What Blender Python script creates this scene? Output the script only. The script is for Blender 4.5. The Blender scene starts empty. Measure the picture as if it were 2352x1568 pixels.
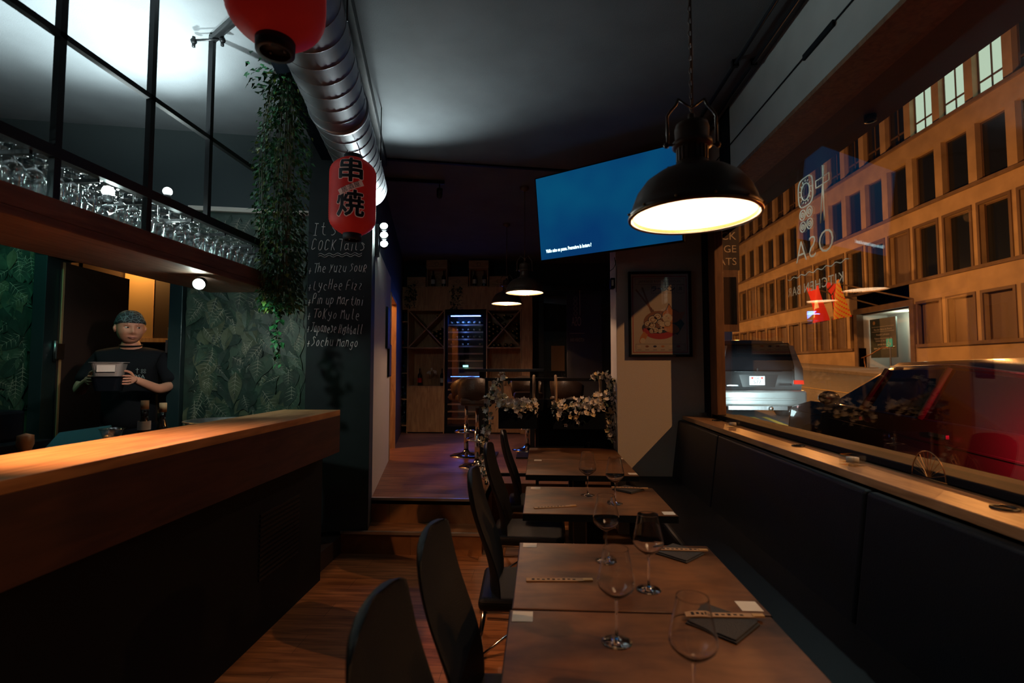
import bpy, bmesh, math, random
from mathutils import Vector, Matrix
random.seed(7)
R = math.radians
SC = bpy.context.scene
COL = SC.collection

# ---------------- camera, world, exposure ----------------
cam_d = bpy.data.cameras.new('camera'); cam = bpy.data.objects.new('camera', cam_d); COL.objects.link(cam)
cam.location = (0, 0, 1.5); cam.rotation_euler = (R(93.04), 0, R(3.2))
cam_d.sensor_width = 36; cam_d.lens = 1150.0 / 2352 * 36
cam_d.clip_start = .02; cam_d.clip_end = 200
cam_d.dof.use_dof = True; cam_d.dof.focus_distance = 4.2; cam_d.dof.aperture_fstop = 2.4
SC.camera = cam
W = bpy.data.worlds.new('night'); SC.world = W; W.use_nodes = True
W.node_tree.nodes['Background'].inputs[0].default_value = (.055, .11, .2, 1)
W.node_tree.nodes['Background'].inputs[1].default_value = .12
SC.view_settings.view_transform = 'Standard'; SC.view_settings.look = 'None'
SC.view_settings.gamma = 1; SC.view_settings.use_curve_mapping = False
SC.view_settings.exposure = 0.0
SC.cycles.max_bounces = 10; SC.cycles.transparent_max_bounces = 40; SC.cycles.transmission_bounces = 10
SC.cycles.diffuse_bounces = 3; SC.cycles.glossy_bounces = 4
SC.cycles.sample_clamp_indirect = 4; SC.cycles.use_denoising = True
SC.cycles.caustics_reflective = False; SC.cycles.caustics_refractive = False

def light(name, kind, loc, energy, col, target=None, size=.05, spot=None, blend=.5, parent=None, rect=None):
    d = bpy.data.lights.new(name, kind); d.energy = energy; d.color = col
    if kind in ('POINT', 'SPOT'): d.shadow_soft_size = size
    if kind == 'SPOT': d.spot_size = R(spot or 60); d.spot_blend = blend
    if kind == 'AREA':
        d.size = size
        if rect: d.shape = 'RECTANGLE'; d.size, d.size_y = rect
    o = bpy.data.objects.new(name, d); COL.objects.link(o); o.location = loc
    if target is not None:
        o.rotation_euler = (Vector(target) - Vector(loc)).to_track_quat('-Z', 'Y').to_euler()
    return o
SODIUM = (1, .37, .09); WARM = (1, .6, .36); TEAL = (.6, 1, .93)
# street lamps over the road
light('street_light', 'SPOT', (7.0, -1.0, 7.0), 1500, (1, .45, .17), (.9, 4.6, 1.0), .05, 70, .6)
for y, e in ((6, 650), (14, 820), (22, 950), (30, 1000), (38, 1000), (46, 900)):
    light('street_light', 'POINT', (11.6, y, 5.6), e, SODIUM, size=.15)

# ---------------- helpers ----------------
def root_of(o):
    while o.parent: o = o.parent
    return o
class MB:
    def __init__(s): s.v = []; s.f = []; s.m = []; s.s = []
    def add(s, vs, fs, mat=0, M=None, smooth=False):
        b = len(s.v)
        for p in vs:
            p = Vector(p)
            s.v.append(tuple(M @ p if M else p))
        for f in fs:
            s.f.append([b + i for i in f]); s.m.append(mat); s.s.append(smooth)
        return s
    def box(s, x0, y0, z0, x1, y1, z1, mat=0, M=None):
        if x0 > x1: x0, x1 = x1, x0
        if y0 > y1: y0, y1 = y1, y0
        if z0 > z1: z0, z1 = z1, z0
        vs = [(x0,y0,z0),(x1,y0,z0),(x1,y1,z0),(x0,y1,z0),(x0,y0,z1),(x1,y0,z1),(x1,y1,z1),(x0,y1,z1)]
        return s.add(vs, [(0,3,2,1),(4,5,6,7),(0,1,5,4),(1,2,6,5),(2,3,7,6),(3,0,4,7)], mat, M)
    def tube(s, pts, r, n=8, mat=0, M=None, closed=False, cap=True):
        pts = [Vector(p) for p in pts]; k = len(pts); vs = []; fs = []
        rr = r if isinstance(r, (list, tuple)) else [r] * k
        prev = None
        for i, p in enumerate(pts):
            if closed: t = pts[(i+1) % k] - pts[i-1]
            else: t = pts[min(i+1, k-1)] - pts[max(i-1, 0)]
            if t.length < 1e-9: t = Vector((0,0,1))
            t.normalize()
            if prev is None:
                a = Vector((0,0,1)) if abs(t.z) < .9 else Vector((1,0,0))
                u = t.cross(a).normalized()
            else:
                u = (prev - t * prev.dot(t))
                u = u.normalized() if u.length > 1e-6 else t.orthogonal().normalized()
            prev = u; w = t.cross(u)
            for j in range(n):
                a = 2*math.pi*j/n
                vs.append(p + (u*math.cos(a) + w*math.sin(a)) * rr[i])
        for i in range(k if closed else k-1):
            for j in range(n):
                a = i*n+j; b = i*n+(j+1) % n; c = ((i+1) % k)*n+(j+1) % n; d = ((i+1) % k)*n+j
                fs.append((a, b, c, d))
        if cap and not closed:
            fs.append(tuple(range(n-1, -1, -1))); fs.append(tuple((k-1)*n+j for j in range(n)))
        return s.add(vs, fs, mat, M, n > 4)
    def lathe(s, prof, n=24, c=(0,0,0), mat=0, M=None, smooth=True, cap=False):
        vs = []; fs = []; k = len(prof)
        for (r, z) in prof:
            for j in range(n):
                a = 2*math.pi*j/n; vs.append((c[0]+r*math.cos(a), c[1]+r*math.sin(a), c[2]+z))
        for i in range(k-1):
            for j in range(n):
                fs.append((i*n+j, i*n+(j+1) % n, (i+1)*n+(j+1) % n, (i+1)*n+j))
        if cap:
            fs.append(tuple(range(n-1, -1, -1))); fs.append(tuple((k-1)*n+j for j in range(n)))
        return s.add(vs, fs, mat, M, smooth)
    def cyl(s, x, y, z0, z1, r, n=20, mat=0, M=None):
        return s.lathe([(r, z0), (r, z1)], n, (x, y, 0), mat, M, True, True)
    def prism(s, poly, d0, d1, mat=0, M=None, axis='y'):
        k = len(poly)
        def P(p, d):
            return {'y': (p[0], d, p[1]), 'x': (d, p[0], p[1]), 'z': (p[0], p[1], d)}[axis]
        vs = [P(p, d0) for p in poly] + [P(p, d1) for p in poly]
        fs = [tuple(range(k)), tuple(range(2*k-1, k-1, -1))] + [(i, k+i, k+(i+1) % k, (i+1) % k) for i in range(k)]
        return s.add(vs, fs, mat, M)
    def sph(s, c, r, mat=0, n=12, M=None, sc=(1,1,1)):
        vs = []; fs = []; h = n//2
        for i in range(h+1):
            t = math.pi*i/h
            for j in range(n):
                a = 2*math.pi*j/n
                vs.append((c[0]+r*sc[0]*math.sin(t)*math.cos(a), c[1]+r*sc[1]*math.sin(t)*math.sin(a), c[2]+r*sc[2]*math.cos(t)))
        for i in range(h):
            for j in range(n):
                fs.append((i*n+j, (i+1)*n+j, (i+1)*n+(j+1) % n, i*n+(j+1) % n))
        return s.add(vs, fs, mat, M, True)
    def text(s, body, size, M, mat=0, ext=.001, offset=0, align='CENTER', spacing=1, maxw=None, shear=0):
        cu = bpy.data.curves.new('t', 'FONT'); cu.body = body; cu.size = size; cu.extrude = ext; cu.offset = offset
        cu.align_x = align; cu.align_y = 'CENTER'; cu.space_character = spacing; cu.shear = shear; cu.resolution_u = 3
        o = bpy.data.objects.new('t', cu); COL.objects.link(o)
        dg = bpy.context.evaluated_depsgraph_get(); dg.update()
        me = bpy.data.meshes.new_from_object(o.evaluated_get(dg))
        vs = [v.co.copy() for v in me.vertices]; fs = [tuple(p.vertices) for p in me.polygons]
        bpy.data.objects.remove(o); bpy.data.curves.remove(cu); bpy.data.meshes.remove(me)
        if maxw and vs:
            w = max(v.x for v in vs) - min(v.x for v in vs)
            for v in vs: v.x *= maxw / w
        return s.add(vs, fs, mat, M)
    def build(s, name, mats, parent=None, bevel=0, seg=2, solid=0, sub=0, M=None):
        me = bpy.data.meshes.new(name)
        vs = [Vector(v) for v in s.v]
        if M: vs = [M @ v for v in vs]
        off = None
        if parent is not None:
            inv = root_of(parent).matrix_basis.inverted(); vs = [inv @ v for v in vs]
        elif vs:
            xs = [v.x for v in vs]; ys = [v.y for v in vs]; zs = [v.z for v in vs]
            off = Vector(((min(xs)+max(xs))/2, (min(ys)+max(ys))/2, min(zs))); vs = [v - off for v in vs]
        me.from_pydata([tuple(v) for v in vs], [], s.f)
        if not isinstance(mats, (list, tuple)): mats = [mats]
        for m in mats: me.materials.append(m)
        me.polygons.foreach_set('material_index', s.m); me.polygons.foreach_set('use_smooth', s.s)
        me.validate(); me.update()
        o = bpy.data.objects.new(name, me); COL.objects.link(o)
        if parent is not None: o.parent = parent
        elif off is not None: o.location = off
        if solid:
            md = o.modifiers.new('solid', 'SOLIDIFY'); md.thickness = solid; md.offset = 0
        if bevel:
            md = o.modifiers.new('bevel', 'BEVEL'); md.width = bevel; md.segments = seg; md.limit_method = 'ANGLE'; md.angle_limit = R(40)
        if sub:
            md = o.modifiers.new('sub', 'SUBSURF'); md.levels = sub; md.render_levels = sub
        return o
def tag(o, label=None, cat=None, group=None, kind=None):
    if label: o['label'] = label
    if cat: o['category'] = cat
    if group: o['group'] = group
    if kind: o['kind'] = kind
    return o
def thing(name, label, cat, loc=(0,0,0), rz=0, group=None):
    o = bpy.data.objects.new(name, None); COL.objects.link(o); o.empty_display_size = .1
    o.location = loc; o.rotation_euler = (0, 0, rz)
    return tag(o, label, cat, group)
def struct(name, mb, m, bevel=0, M=None, label=None):
    o = mb.build(name, m, None, bevel, M=M); o['kind'] = 'structure'
    if label: o['label'] = label
    return o
def dup(root, loc, rz=0, label=None, group=None, scale=None):
    def cp(o, par):
        c = o.copy(); COL.objects.link(c); c.parent = par
        for ch in [x for x in kids.get(o.name, [])]: cp(ch, c)
        return c
    kids = {}
    def walk(o):
        kids[o.name] = list(o.children)
        for ch in o.children: walk(ch)
    walk(root)
    r = cp(root, None); r.location = loc; r.rotation_euler = (0, 0, rz)
    if scale: r.scale = scale
    if label: r['label'] = label
    if group: r['group'] = group
    return r
def TM(loc=(0,0,0), rx=0, ry=0, rz=0):
    return Matrix.Translation(loc) @ Matrix.Rotation(rz, 4, 'Z') @ Matrix.Rotation(ry, 4, 'Y') @ Matrix.Rotation(rx, 4, 'X')

# ---------------- materials ----------------
def newmat(name):
    m = bpy.data.materials.new(name); m.use_nodes = True
    return m, m.node_tree, m.node_tree.nodes['Principled BSDF']
def mat(name, col, rough=.5, metal=0, spec=.5, noise=0, nscale=8, bump=0, bscale=60, emit=None, es=0, coat=0, alpha=1):
    m, nt, b = newmat(name)
    b.inputs['Base Color'].default_value = (*col, 1); b.inputs['Roughness'].default_value = rough
    b.inputs['Metallic'].default_value = metal; b.inputs['Specular IOR Level'].default_value = spec
    b.inputs['Coat Weight'].default_value = coat
    if emit: b.inputs['Emission Color'].default_value = (*emit, 1); b.inputs['Emission Strength'].default_value = es
    tc = nt.nodes.new('ShaderNodeTexCoord')
    if noise:
        n = nt.nodes.new('ShaderNodeTexNoise'); n.inputs['Scale'].default_value = nscale; n.inputs['Detail'].default_value = 5
        r = nt.nodes.new('ShaderNodeValToRGB')
        r.color_ramp.elements[0].position = .3; r.color_ramp.elements[1].position = .7
        r.color_ramp.elements[0].color = (*[c*(1-noise) for c in col], 1); r.color_ramp.elements[1].color = (*[min(1, c*(1+noise)) for c in col], 1)
        nt.links.new(tc.outputs['Object'], n.inputs['Vector']); nt.links.new(n.outputs['Fac'], r.inputs[0]); nt.links.new(r.outputs[0], b.inputs['Base Color'])
    if bump:
        n = nt.nodes.new('ShaderNodeTexNoise'); n.inputs['Scale'].default_value = bscale
        bp = nt.nodes.new('ShaderNodeBump'); bp.inputs['Strength'].default_value = bump; bp.inputs['Distance'].default_value = .01
        nt.links.new(tc.outputs['Object'], n.inputs['Vector']); nt.links.new(n.outputs['Fac'], bp.inputs['Height']); nt.links.new(bp.outputs[0], b.inputs['Normal'])
    return m
def emis(name, col, s):
    m = bpy.data.materials.new(name); m.use_nodes = True; nt = m.node_tree
    nt.nodes.clear(); e = nt.nodes.new('ShaderNodeEmission'); o = nt.nodes.new('ShaderNodeOutputMaterial')
    e.inputs[0].default_value = (*col, 1); e.inputs[1].default_value = s; nt.links.new(e.outputs[0], o.inputs[0])
    return m
def wood(name, dark, lite, stretch=(1, 8, 8), rough=.5, scale=3, mottle=.35, spec=.4):
    m, nt, b = newmat(name)
    tc = nt.nodes.new('ShaderNodeTexCoord'); mp = nt.nodes.new('ShaderNodeMapping'); mp.inputs['Scale'].default_value = stretch
    n = nt.nodes.new('ShaderNodeTexNoise'); n.inputs['Scale'].default_value = scale; n.inputs['Detail'].default_value = 7; n.inputs['Distortion'].default_value = 1.2
    n2 = nt.nodes.new('ShaderNodeTexNoise'); n2.inputs['Scale'].default_value = 3.2; n2.inputs['Detail'].default_value = 4
    mx = nt.nodes.new('ShaderNodeMix'); mx.inputs[0].default_value = mottle
    r = nt.nodes.new('ShaderNodeValToRGB'); r.color_ramp.elements[0].position = .36; r.color_ramp.elements[1].position = .64
    r.color_ramp.elements[0].color = (*dark, 1); r.color_ramp.elements[1].color = (*lite, 1)
    L = nt.links.new
    L(tc.outputs['Object'], mp.inputs[0]); L(mp.outputs[0], n.inputs['Vector']); L(tc.outputs['Object'], n2.inputs['Vector'])
    L(n.outputs['Fac'], mx.inputs[2]); L(n2.outputs['Fac'], mx.inputs[3]); L(mx.outputs[0], r.inputs[0]); L(r.outputs[0], b.inputs['Base Color'])
    b.inputs['Roughness'].default_value = rough; b.inputs['Specular IOR Level'].default_value = spec
    return m
def thin_glass(name, tint=(1,1,1), base=.04, gain=.96, rough=0.0):
    m = bpy.data.materials.new(name); m.use_nodes = True; nt = m.node_tree; nt.nodes.clear(); L = nt.links.new
    lw = nt.nodes.new('ShaderNodeLayerWeight'); lw.inputs[0].default_value = .5
    p = nt.nodes.new('ShaderNodeMath'); p.operation = 'POWER'; p.inputs[1].default_value = 5
    # Facing output with blend .5 equals 1-|cos|
    mu = nt.nodes.new('ShaderNodeMath'); mu.operation = 'MULTIPLY_ADD'; mu.inputs[1].default_value = gain; mu.inputs[2].default_value = base
    t = nt.nodes.new('ShaderNodeBsdfTransparent'); t.inputs[0].default_value = (*tint, 1)
    g = nt.nodes.new('ShaderNodeBsdfGlossy'); g.inputs['Roughness'].default_value = rough
    mx = nt.nodes.new('ShaderNodeMixShader'); o = nt.nodes.new('ShaderNodeOutputMaterial')
    L(lw.outputs['Facing'], p.inputs[0]); L(p.outputs[0], mu.inputs[0]); L(mu.outputs[0], mx.inputs[0])
    L(t.outputs[0], mx.inputs[1]); L(g.outputs[0], mx.inputs[2]); L(mx.outputs[0], o.inputs[0])
    return m
def vinyl(name, col):
    m, nt, b = newmat(name); L = nt.links.new
    tr = nt.nodes.new('ShaderNodeBsdfTranslucent'); tr.inputs[0].default_value = (*col, 1); b.inputs['Base Color'].default_value = (*col, 1)
    mx = nt.nodes.new('ShaderNodeMixShader'); mx.inputs[0].default_value = .6
    L(b.outputs[0], mx.inputs[1]); L(tr.outputs[0], mx.inputs[2]); L(mx.outputs[0], nt.nodes['Material Output'].inputs[0])
    return m
def real_glass(name, col=(1,1,1), rough=0):
    m, nt, b = newmat(name)
    b.inputs['Base Color'].default_value = (*col, 1); b.inputs['Roughness'].default_value = rough
    b.inputs['Transmission Weight'].default_value = 1; b.inputs['IOR'].default_value = 1.45
    return m
def planks(name, c1, c2, c3, rowh=.19, length=1.3, rot=0, rough=.4):
    m, nt, b = newmat(name); L = nt.links.new
    tc = nt.nodes.new('ShaderNodeTexCoord'); mp = nt.nodes.new('ShaderNodeMapping'); mp.inputs['Rotation'].default_value = (0, 0, rot)
    br = nt.nodes.new('ShaderNodeTexBrick'); br.inputs['Scale'].default_value = 1; br.inputs['Mortar Size'].default_value = .0012
    br.inputs['Brick Width'].default_value = length; br.inputs['Row Height'].default_value = rowh; br.offset = .37
    br.inputs['Color1'].default_value = (*c1, 1); br.inputs['Color2'].default_value = (*c2, 1); br.inputs['Mortar'].default_value = (*[x*.3 for x in c3], 1)
    mp2 = nt.nodes.new('ShaderNodeMapping'); mp2.inputs['Scale'].default_value = (1.2, 14, 1)
    n = nt.nodes.new('ShaderNodeTexNoise'); n.inputs['Scale'].default_value = 2.2; n.inputs['Detail'].default_value = 6; n.inputs['Distortion'].default_value = .8
    r = nt.nodes.new('ShaderNodeValToRGB'); r.color_ramp.elements[0].position = .35; r.color_ramp.elements[1].position = .65
    r.color_ramp.elements[0].color = (.42, .40, .38, 1); r.color_ramp.elements[1].color = (1, 1, 1, 1)
    mx = nt.nodes.new('ShaderNodeMix'); mx.data_type = 'RGBA'; mx.blend_type = 'MULTIPLY'; mx.inputs[0].default_value = 1
    L(tc.outputs['Object'], mp.inputs[0]); L(mp.outputs[0], br.inputs[0]); L(mp.outputs[0], mp2.inputs[0]); L(mp2.outputs[0], n.inputs['Vector'])
    L(n.outputs['Fac'], r.inputs[0]); L(br.outputs['Color'], mx.inputs[6]); L(r.outputs[0], mx.inputs[7]); L(mx.outputs[2], b.inputs['Base Color'])
    b.inputs['Roughness'].default_value = rough; b.inputs['Specular IOR Level'].default_value = .35
    return m

M_ = {}
M_['ceil'] = mat('dark_ceiling_paint', (.11, .125, .14), .85, noise=.12, nscale=3, bump=.15, bscale=150)
M_['darkwall'] = mat('dark_wall_paint', (.035, .05, .055), .8, bump=.1)
M_['white'] = mat('white_wall_paint', (.62, .57, .52), .85, bump=.25, bscale=220)
M_['black'] = mat('black_paint', (.003, .006, .011), .6, spec=.15)
M_['steelblk'] = mat('black_steel', (.02, .022, .025), .4, .6)
M_['chalk'] = mat('chalkboard', (.011, .017, .020), .8, noise=.35, nscale=4)
M_['chalkline'] = mat('chalk_line', (.8, .76, .74), .9, noise=.25, nscale=60)
M_['floor'] = planks('laminate_floor', (.40, .19, .085), (.30, .13, .055), (.2, .1, .05))
M_['barwood'] = wood('bar_wood', (.27, .13, .06), (.52, .29, .14), (8, 1, 8), .45, 2.5)
M_['fascia'] = wood('fascia_wood', (.028, .010, .011), (.060, .022, .018), (8, 1, 8), .65, 2.5)
M_['tray'] = wood('shelf_wood', (.12, .07, .055), (.26, .16, .12), (8, 1, 8), .5, 2.5)
M_['table'] = wood('table_walnut', (.035, .015, .007), (.225, .098, .038), (1.5, 5, 5), .42, 2.4, .65)
M_['ledge'] = wood('ledge_wood', (.28, .16, .085), (.46, .28, .16), (10, 1.2, 10), .4, 2.5, .2)
M_['cab'] = wood('cabinet_wood', (.40, .22, .11), (.62, .38, .20), (8, 8, 1.2), .5, 2.5, .2)
M_['crate'] = wood('crate_pine', (.36, .22, .12), (.52, .34, .2), (1.5, 8, 8), .6, 3, .3)
M_['framewood'] = wood('window_frame_wood', (.16, .08, .04), (.27, .14, .07), (9, 9, 1), .5, 3, .2)
M_['leather'] = mat('black_leather', (.0025, .005, .009), .5, spec=.2, bump=.25, bscale=350)
M_['benchlea'] = mat('bench_leather', (.004, .008, .015), .45, spec=.25, bump=.2, bscale=300)
M_['chrome'] = mat('chrome', (.75, .75, .76), .12, 1)
M_['steel'] = mat('brushed_steel', (.55, .56, .57), .3, 1, noise=.15, nscale=30)
M_['pan'] = mat('satin_steel', (.6, .58, .56), .35, .6)
M_['duct'] = mat('galvanised_duct', (.27, .28, .31), .5, 1, noise=.2, nscale=6)
M_['alu'] = mat('aluminium_strip', (.7, .7, .7), .3, .9)
M_['shade'] = mat('lamp_shade_bronze', (.13, .08, .06), .38, .3)
M_['enamel'] = mat('glowing_enamel', (.92, .88, .82), .4, emit=(1, .64, .36), es=3.2)  # emission stands in for the bulb's light on the shade lining
M_['brass'] = mat('aged_brass', (.4, .22, .1), .3, .9)
M_['bulb'] = emis('warm_bulb', (1, .68, .36), 60)
M_['red'] = mat('red_lantern_paper', (.50, .02, .018), .55, noise=.12, nscale=9, emit=(1, .03, .02), es=.05)  # faint glow added to brighten the paper, no bulb inside
M_['redshell'] = mat('plain_red', (.5, .02, .015), .4)
M_['lblack'] = mat('lantern_ink', (.015, .02, .03), .6)
M_['lwhite'] = mat('lantern_outline', (.85, .6, .52), .7, emit=(1, .5, .4), es=.06)  # pale outline also emits a little to lift its brightness
M_['glass'] = thin_glass('window_glass', (.97, .98, .97), .08, 1.0)
M_['rackglass'] = thin_glass('rack_glass', (.95, .98, .98), .22, 1.0, .10)
M_['rglass'] = real_glass('clear_glass')
M_['leafa'] = mat('leaf_dark', (.016, .040, .030), .5, noise=.4, nscale=12)
M_['leafb'] = mat('leaf_mid', (.038, .075, .050), .5, noise=.35, nscale=12)
M_['leafc'] = mat('leaf_olive', (.075, .095, .055), .5, noise=.3, nscale=12)
M_['ivya'] = mat('ivy_dark', (.015, .085, .035), .5, noise=.3, nscale=12)
M_['ivyb'] = mat('ivy_mid', (.035, .17, .06), .5)
M_['ivyc'] = mat('ivy_yellow', (.13, .19, .03), .5)
M_['vein'] = mat('leaf_vein', (.34, .33, .26), .6)
M_['petal'] = mat('white_petal', (.85, .80, .76), .6)
M_['petaly'] = mat('cream_petal', (.85, .72, .46), .6)
M_['rope'] = mat('jute_rope', (.42, .28, .17), .9, bump=.6, bscale=200)
M_['cork'] = wood('cork_stopper', (.45, .27, .14), (.6, .4, .23), (3, 3, 3), .7, 6)
M_['bottle'] = mat('dark_bottle', (.02, .012, .01), .12, coat=.5)
M_['bottleg'] = mat('dark_green_bottle', (.012, .03, .016), .12, coat=.5)
M_['paper'] = mat('white_paper', (.72, .68, .62), .8)
M_['papertan'] = mat('tan_paper', (.55, .36, .18), .8)
M_['cloth'] = mat('black_napkin', (.03, .032, .038), .9, bump=.4, bscale=300)
M_['skin'] = mat('skin', (.50, .25, .165), .5, noise=.08, nscale=20)
M_['shirt'] = mat('black_shirt', (.0035, .005, .008), .9, spec=.2)
M_['lip'] = mat('lips', (.33, .13, .10), .5)
M_['eyew'] = mat('eye_white', (.7, .68, .65), .3)
M_['eyeb'] = mat('eye_dark', (.01, .008, .006), .2)
M_['teal'] = mat('teal_plastic', (.03, .22, .25), .5)
M_['asphalt'] = mat('asphalt', (.085, .088, .09), .7, noise=.25, nscale=20, bump=.4, bscale=80)
M_['pave'] = mat('pavement', (.24, .22, .2), .85, noise=.15, nscale=5)
M_['yline'] = mat('yellow_road_paint', (.62, .42, .06), .7, noise=.2, nscale=9)
M_['facade'] = mat('facade_stone', (.42, .32, .20), .9, noise=.16, nscale=1.4)
M_['facadetrim'] = mat('facade_trim', (.17, .12, .085), .9, noise=.2, nscale=3)
M_['winframe'] = mat('brown_window_frame', (.13, .085, .055), .6)
M_['pane'] = mat('dark_pane', (.012, .016, .02), .15, spec=.6)
M_['blind'] = mat('closed_blind', (.16, .12, .10), .8)
M_['carblk'] = mat('black_car_paint', (.016, .015, .016), .3, .1, coat=.6)
M_['cargry'] = mat('dark_grey_car_paint', (.018, .017, .018), .25, .2, coat=.7)
M_['silverp'] = mat('silver_bumper', (.45, .48, .48), .28, .7)
M_['carglass'] = mat('dark_car_glass', (.01, .01, .012), .05, spec=.8)
M_['tyre'] = mat('tyre_rubber', (.02, .02, .02), .8)
M_['taill'] = mat('tail_lamp_red', (.6, .02, .02), .2, emit=(1, .06, .02), es=.8)
M_['tailc'] = mat('clear_tail_lens', (.5, .5, .5), .12, .5)
M_['plate'] = mat('number_plate', (.8, .8, .8), .5)
M_['beige'] = mat('beige_panel', (.45, .30, .14), .6)
M_['brownpan'] = mat('brown_door_panel', (.045, .027, .021), .6)
M_['post'] = mat('teal_black_post', (.02, .045, .05), .3, .4)
M_['grayfas'] = mat('grey_bulkhead', (.46, .50, .50), .75, noise=.15, nscale=2)

# frame of the kitchen wall and slanted side: origin at the corner of the blackboard column
KA = math.atan(.22); KM = TM((-1.41, 4.1, 0), rz=KA)
# ---------------- the room ----------------
CZ = 3.42
struct('floor', MB().box(-1.62, -1.6, -.05, 1.6, 4.12, 0).box(-.6, 4.12, -.05, 1.6, 5.0, 0), M_['floor'])
struct('floor_platform', MB().box(-4.2, 4.95, .33, 1.6, 9.2, .38).box(-2.3, 4.32, .33, -.47, 4.95, .38).box(-2.3, 4.32, 0, -.47, 4.345, .38)
       .box(-.49, 4.32, 0, -.47, 4.95, .38).box(-.49, 4.93, 0, .72, 4.95, .38), M_['floor'])
struct('floor_step', MB().box(-1.62, 4.06, 0, -.47, 4.33, .175), M_['floor'])
struct('floor_bar', MB().box(-4.6, -1.6, -.05, -1.58, 3.42, .14).box(-4.6, 3.4, -.05, -1.62, 6.6, .14), M_['brownpan'])
struct('trim_1', MB().box(-1.62, 4.045, .16, -.47, 4.075, .182), M_['alu'], label='aluminium nosing of the lower step')
struct('trim_2', MB().box(-1.5, 4.305, .365, -.47, 4.335, .386), M_['alu'], label='aluminium nosing of the upper step')
struct('ceiling', MB().box(-5.2, -1.6, CZ, 1.8, 9.3, CZ+.08), M_['ceil'])
struct('trim_3', MB().box(-.3, .30, CZ-.015, 2.2, .335, CZ+.001), M_['black'], M=KM, label='black joint strip across the ceiling')
struct('wall_back', MB().box(-5, -1.68, 0, 1.9, -1.6, CZ), M_['darkwall'])
struct('wall_left', MB().box(-4.68, -1.6, 0, -4.6, 3.4, CZ), M_['darkwall'])
# wall below and beside the shop window
wr = MB().box(1.6, -1.6, 0, 1.8, 4.66, 1.08).box(1.6, -1.6, 3.10, 1.8, 4.66, CZ).box(1.6, 4.66, 0, 1.64, 9.3, CZ).box(1.55, -1.6, 1.08, 1.8, -1.3, 3.1)
struct('wall_right', wr, M_['black'])
# white pillar carrying the poster
struct('wall_pillar', MB().box(.705, 4.66, 0, 1.50, 5.04, CZ).box(1.49, 4.74, 0, 1.6, 5.04, CZ), M_['white'], .004)
wf = MB().box(1.50, 4.36, 1.07, 1.575, 4.52, 3.1).box(1.49, 4.52, 1.07, 1.6, 4.70, 3.1, 1).box(1.50, -1.3, 1.07, 1.64, 4.5, 1.105, 1)
struct('window_1', wf, [M_['framewood'], M_['black']], .006, label='brown wooden frame of the shop window')
struct('window_2', MB().box(1.562, -1.3, 1.10, 1.568, 4.37, 3.1), M_['glass'], label='large pane of the shop window')
bf = MB().box(1.39, -1.6, 2.90, 1.6, 3.66, CZ-.002).box(1.39, 3.86, 2.90, 1.6, 4.66, CZ-.002)
struct('trim_4', bf, M_['grayfas'], .004, label='grey bulkhead above the shop window')
struct('trim_5', MB().box(1.385, 3.66, 2.9, 1.6, 3.86, CZ-.003), M_['black'], label='black upright post in the bulkhead')
struct('trim_6', MB().box(1.375, -1.6, 2.875, 1.6, 4.66, 2.90), M_['framewood'], label='dark lower edge of the bulkhead')
# kitchen wall (local frame of KM): door opening a -2.376..-1.525
kw = MB().box(-.512, -.03, .0, .0, 2.3*0+.3, CZ)
struct('wall_column', MB().box(-.512, -.0, .176, 0, .25, CZ), M_['chalk'], .003, M=KM)
kw = MB().box(-1.43, .03, .14, -.512, .2, CZ).box(-4.2, .03, .14, -2.46, .2, CZ).box(-2.46, .03, 2.35, -1.43, .2, CZ)
struct('wall_kitchen', kw, M_['darkwall'], M=KM)
struct('trim_7', MB().box(-1.43, -.005, 2.765, -.514, .03, 2.80), M_['white'], M=KM, label='white strip along the top of the leaf wallpaper')
df = MB().box(-1.525, -.04, .14, -1.43, .22, 2.4).box(-2.462, -.04, .14, -2.376, .22, 2.4).box(-2.46, -.04, 2.35, -1.43, .22, 2.44)
struct('door_1', df, M_['post'], .004, M=KM, label='dark teal frame of the kitchen doorway')
# slanted white wall
sw = MB().box(-.12, .25, .30, 0, 2.02, 2.62)
struct('wall_slanted', sw, M_['white'], .003, M=KM)
struct('wall_slanted_upper', MB().box(-.12, .25, 2.62, -.004, 9, CZ), M_['darkwall'], M=KM)
struct('wall_slanted_far', MB().box(-.12, 2.95, .30, 0, 5.1, 2.62).box(-.12, 2.02, 2.42, 0, 2.95, 2.62), M_['brownpan'], M=KM)
struct('door_2', MB().box(-.13, 2.0, .38, .012, 2.035, 2.44).box(-.13, 2.93, .38, .012, 2.965, 2.44).box(-.13, 2.0, 2.40, .012, 2.965, 2.44), M_['cab'], .002, M=KM, label='light wooden frame of the side doorway')
# side room behind the slanted wall
struct('wall_side_room', MB().box(-1.4, 1.9, .3, -1.35, 3.4, CZ).box(-1.4, 3.3, .3, -.12, 3.36, CZ), M_['beige'], M=KM)
# wall at the far end
struct('wall_far', MB().box(-4.2, 9.15, .3, 1.9, 9.3, CZ), M_['darkwall'])
# kitchen shell
struct('wall_kitchen_room', MB().box(-3.0, 1.75, .14, .0-.14, 1.85, CZ).box(-3.05, .2, .14, -2.95, 1.8, CZ).box(-.9, .2, .14, -.8, 1.8, CZ), M_['brownpan'], M=KM)

# lights of the room
light('kitchen_lamp', 'POINT', tuple(KM @ Vector((-2.42, .98, 2.6))), 16, (1, .5, .13), size=.08)
light('kitchen_lamp', 'SPOT', tuple(KM @ Vector((-1.15, 1.1, 2.6))), 45, (1, .52, .16), tuple(KM @ Vector((-1.75, .0, 1.6))), .06, 36, .5)
light('side_room_lamp', 'POINT', tuple(KM @ Vector((-.75, 2.6, 2.6))), 60, (1, .42, .12), size=.1)

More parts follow.
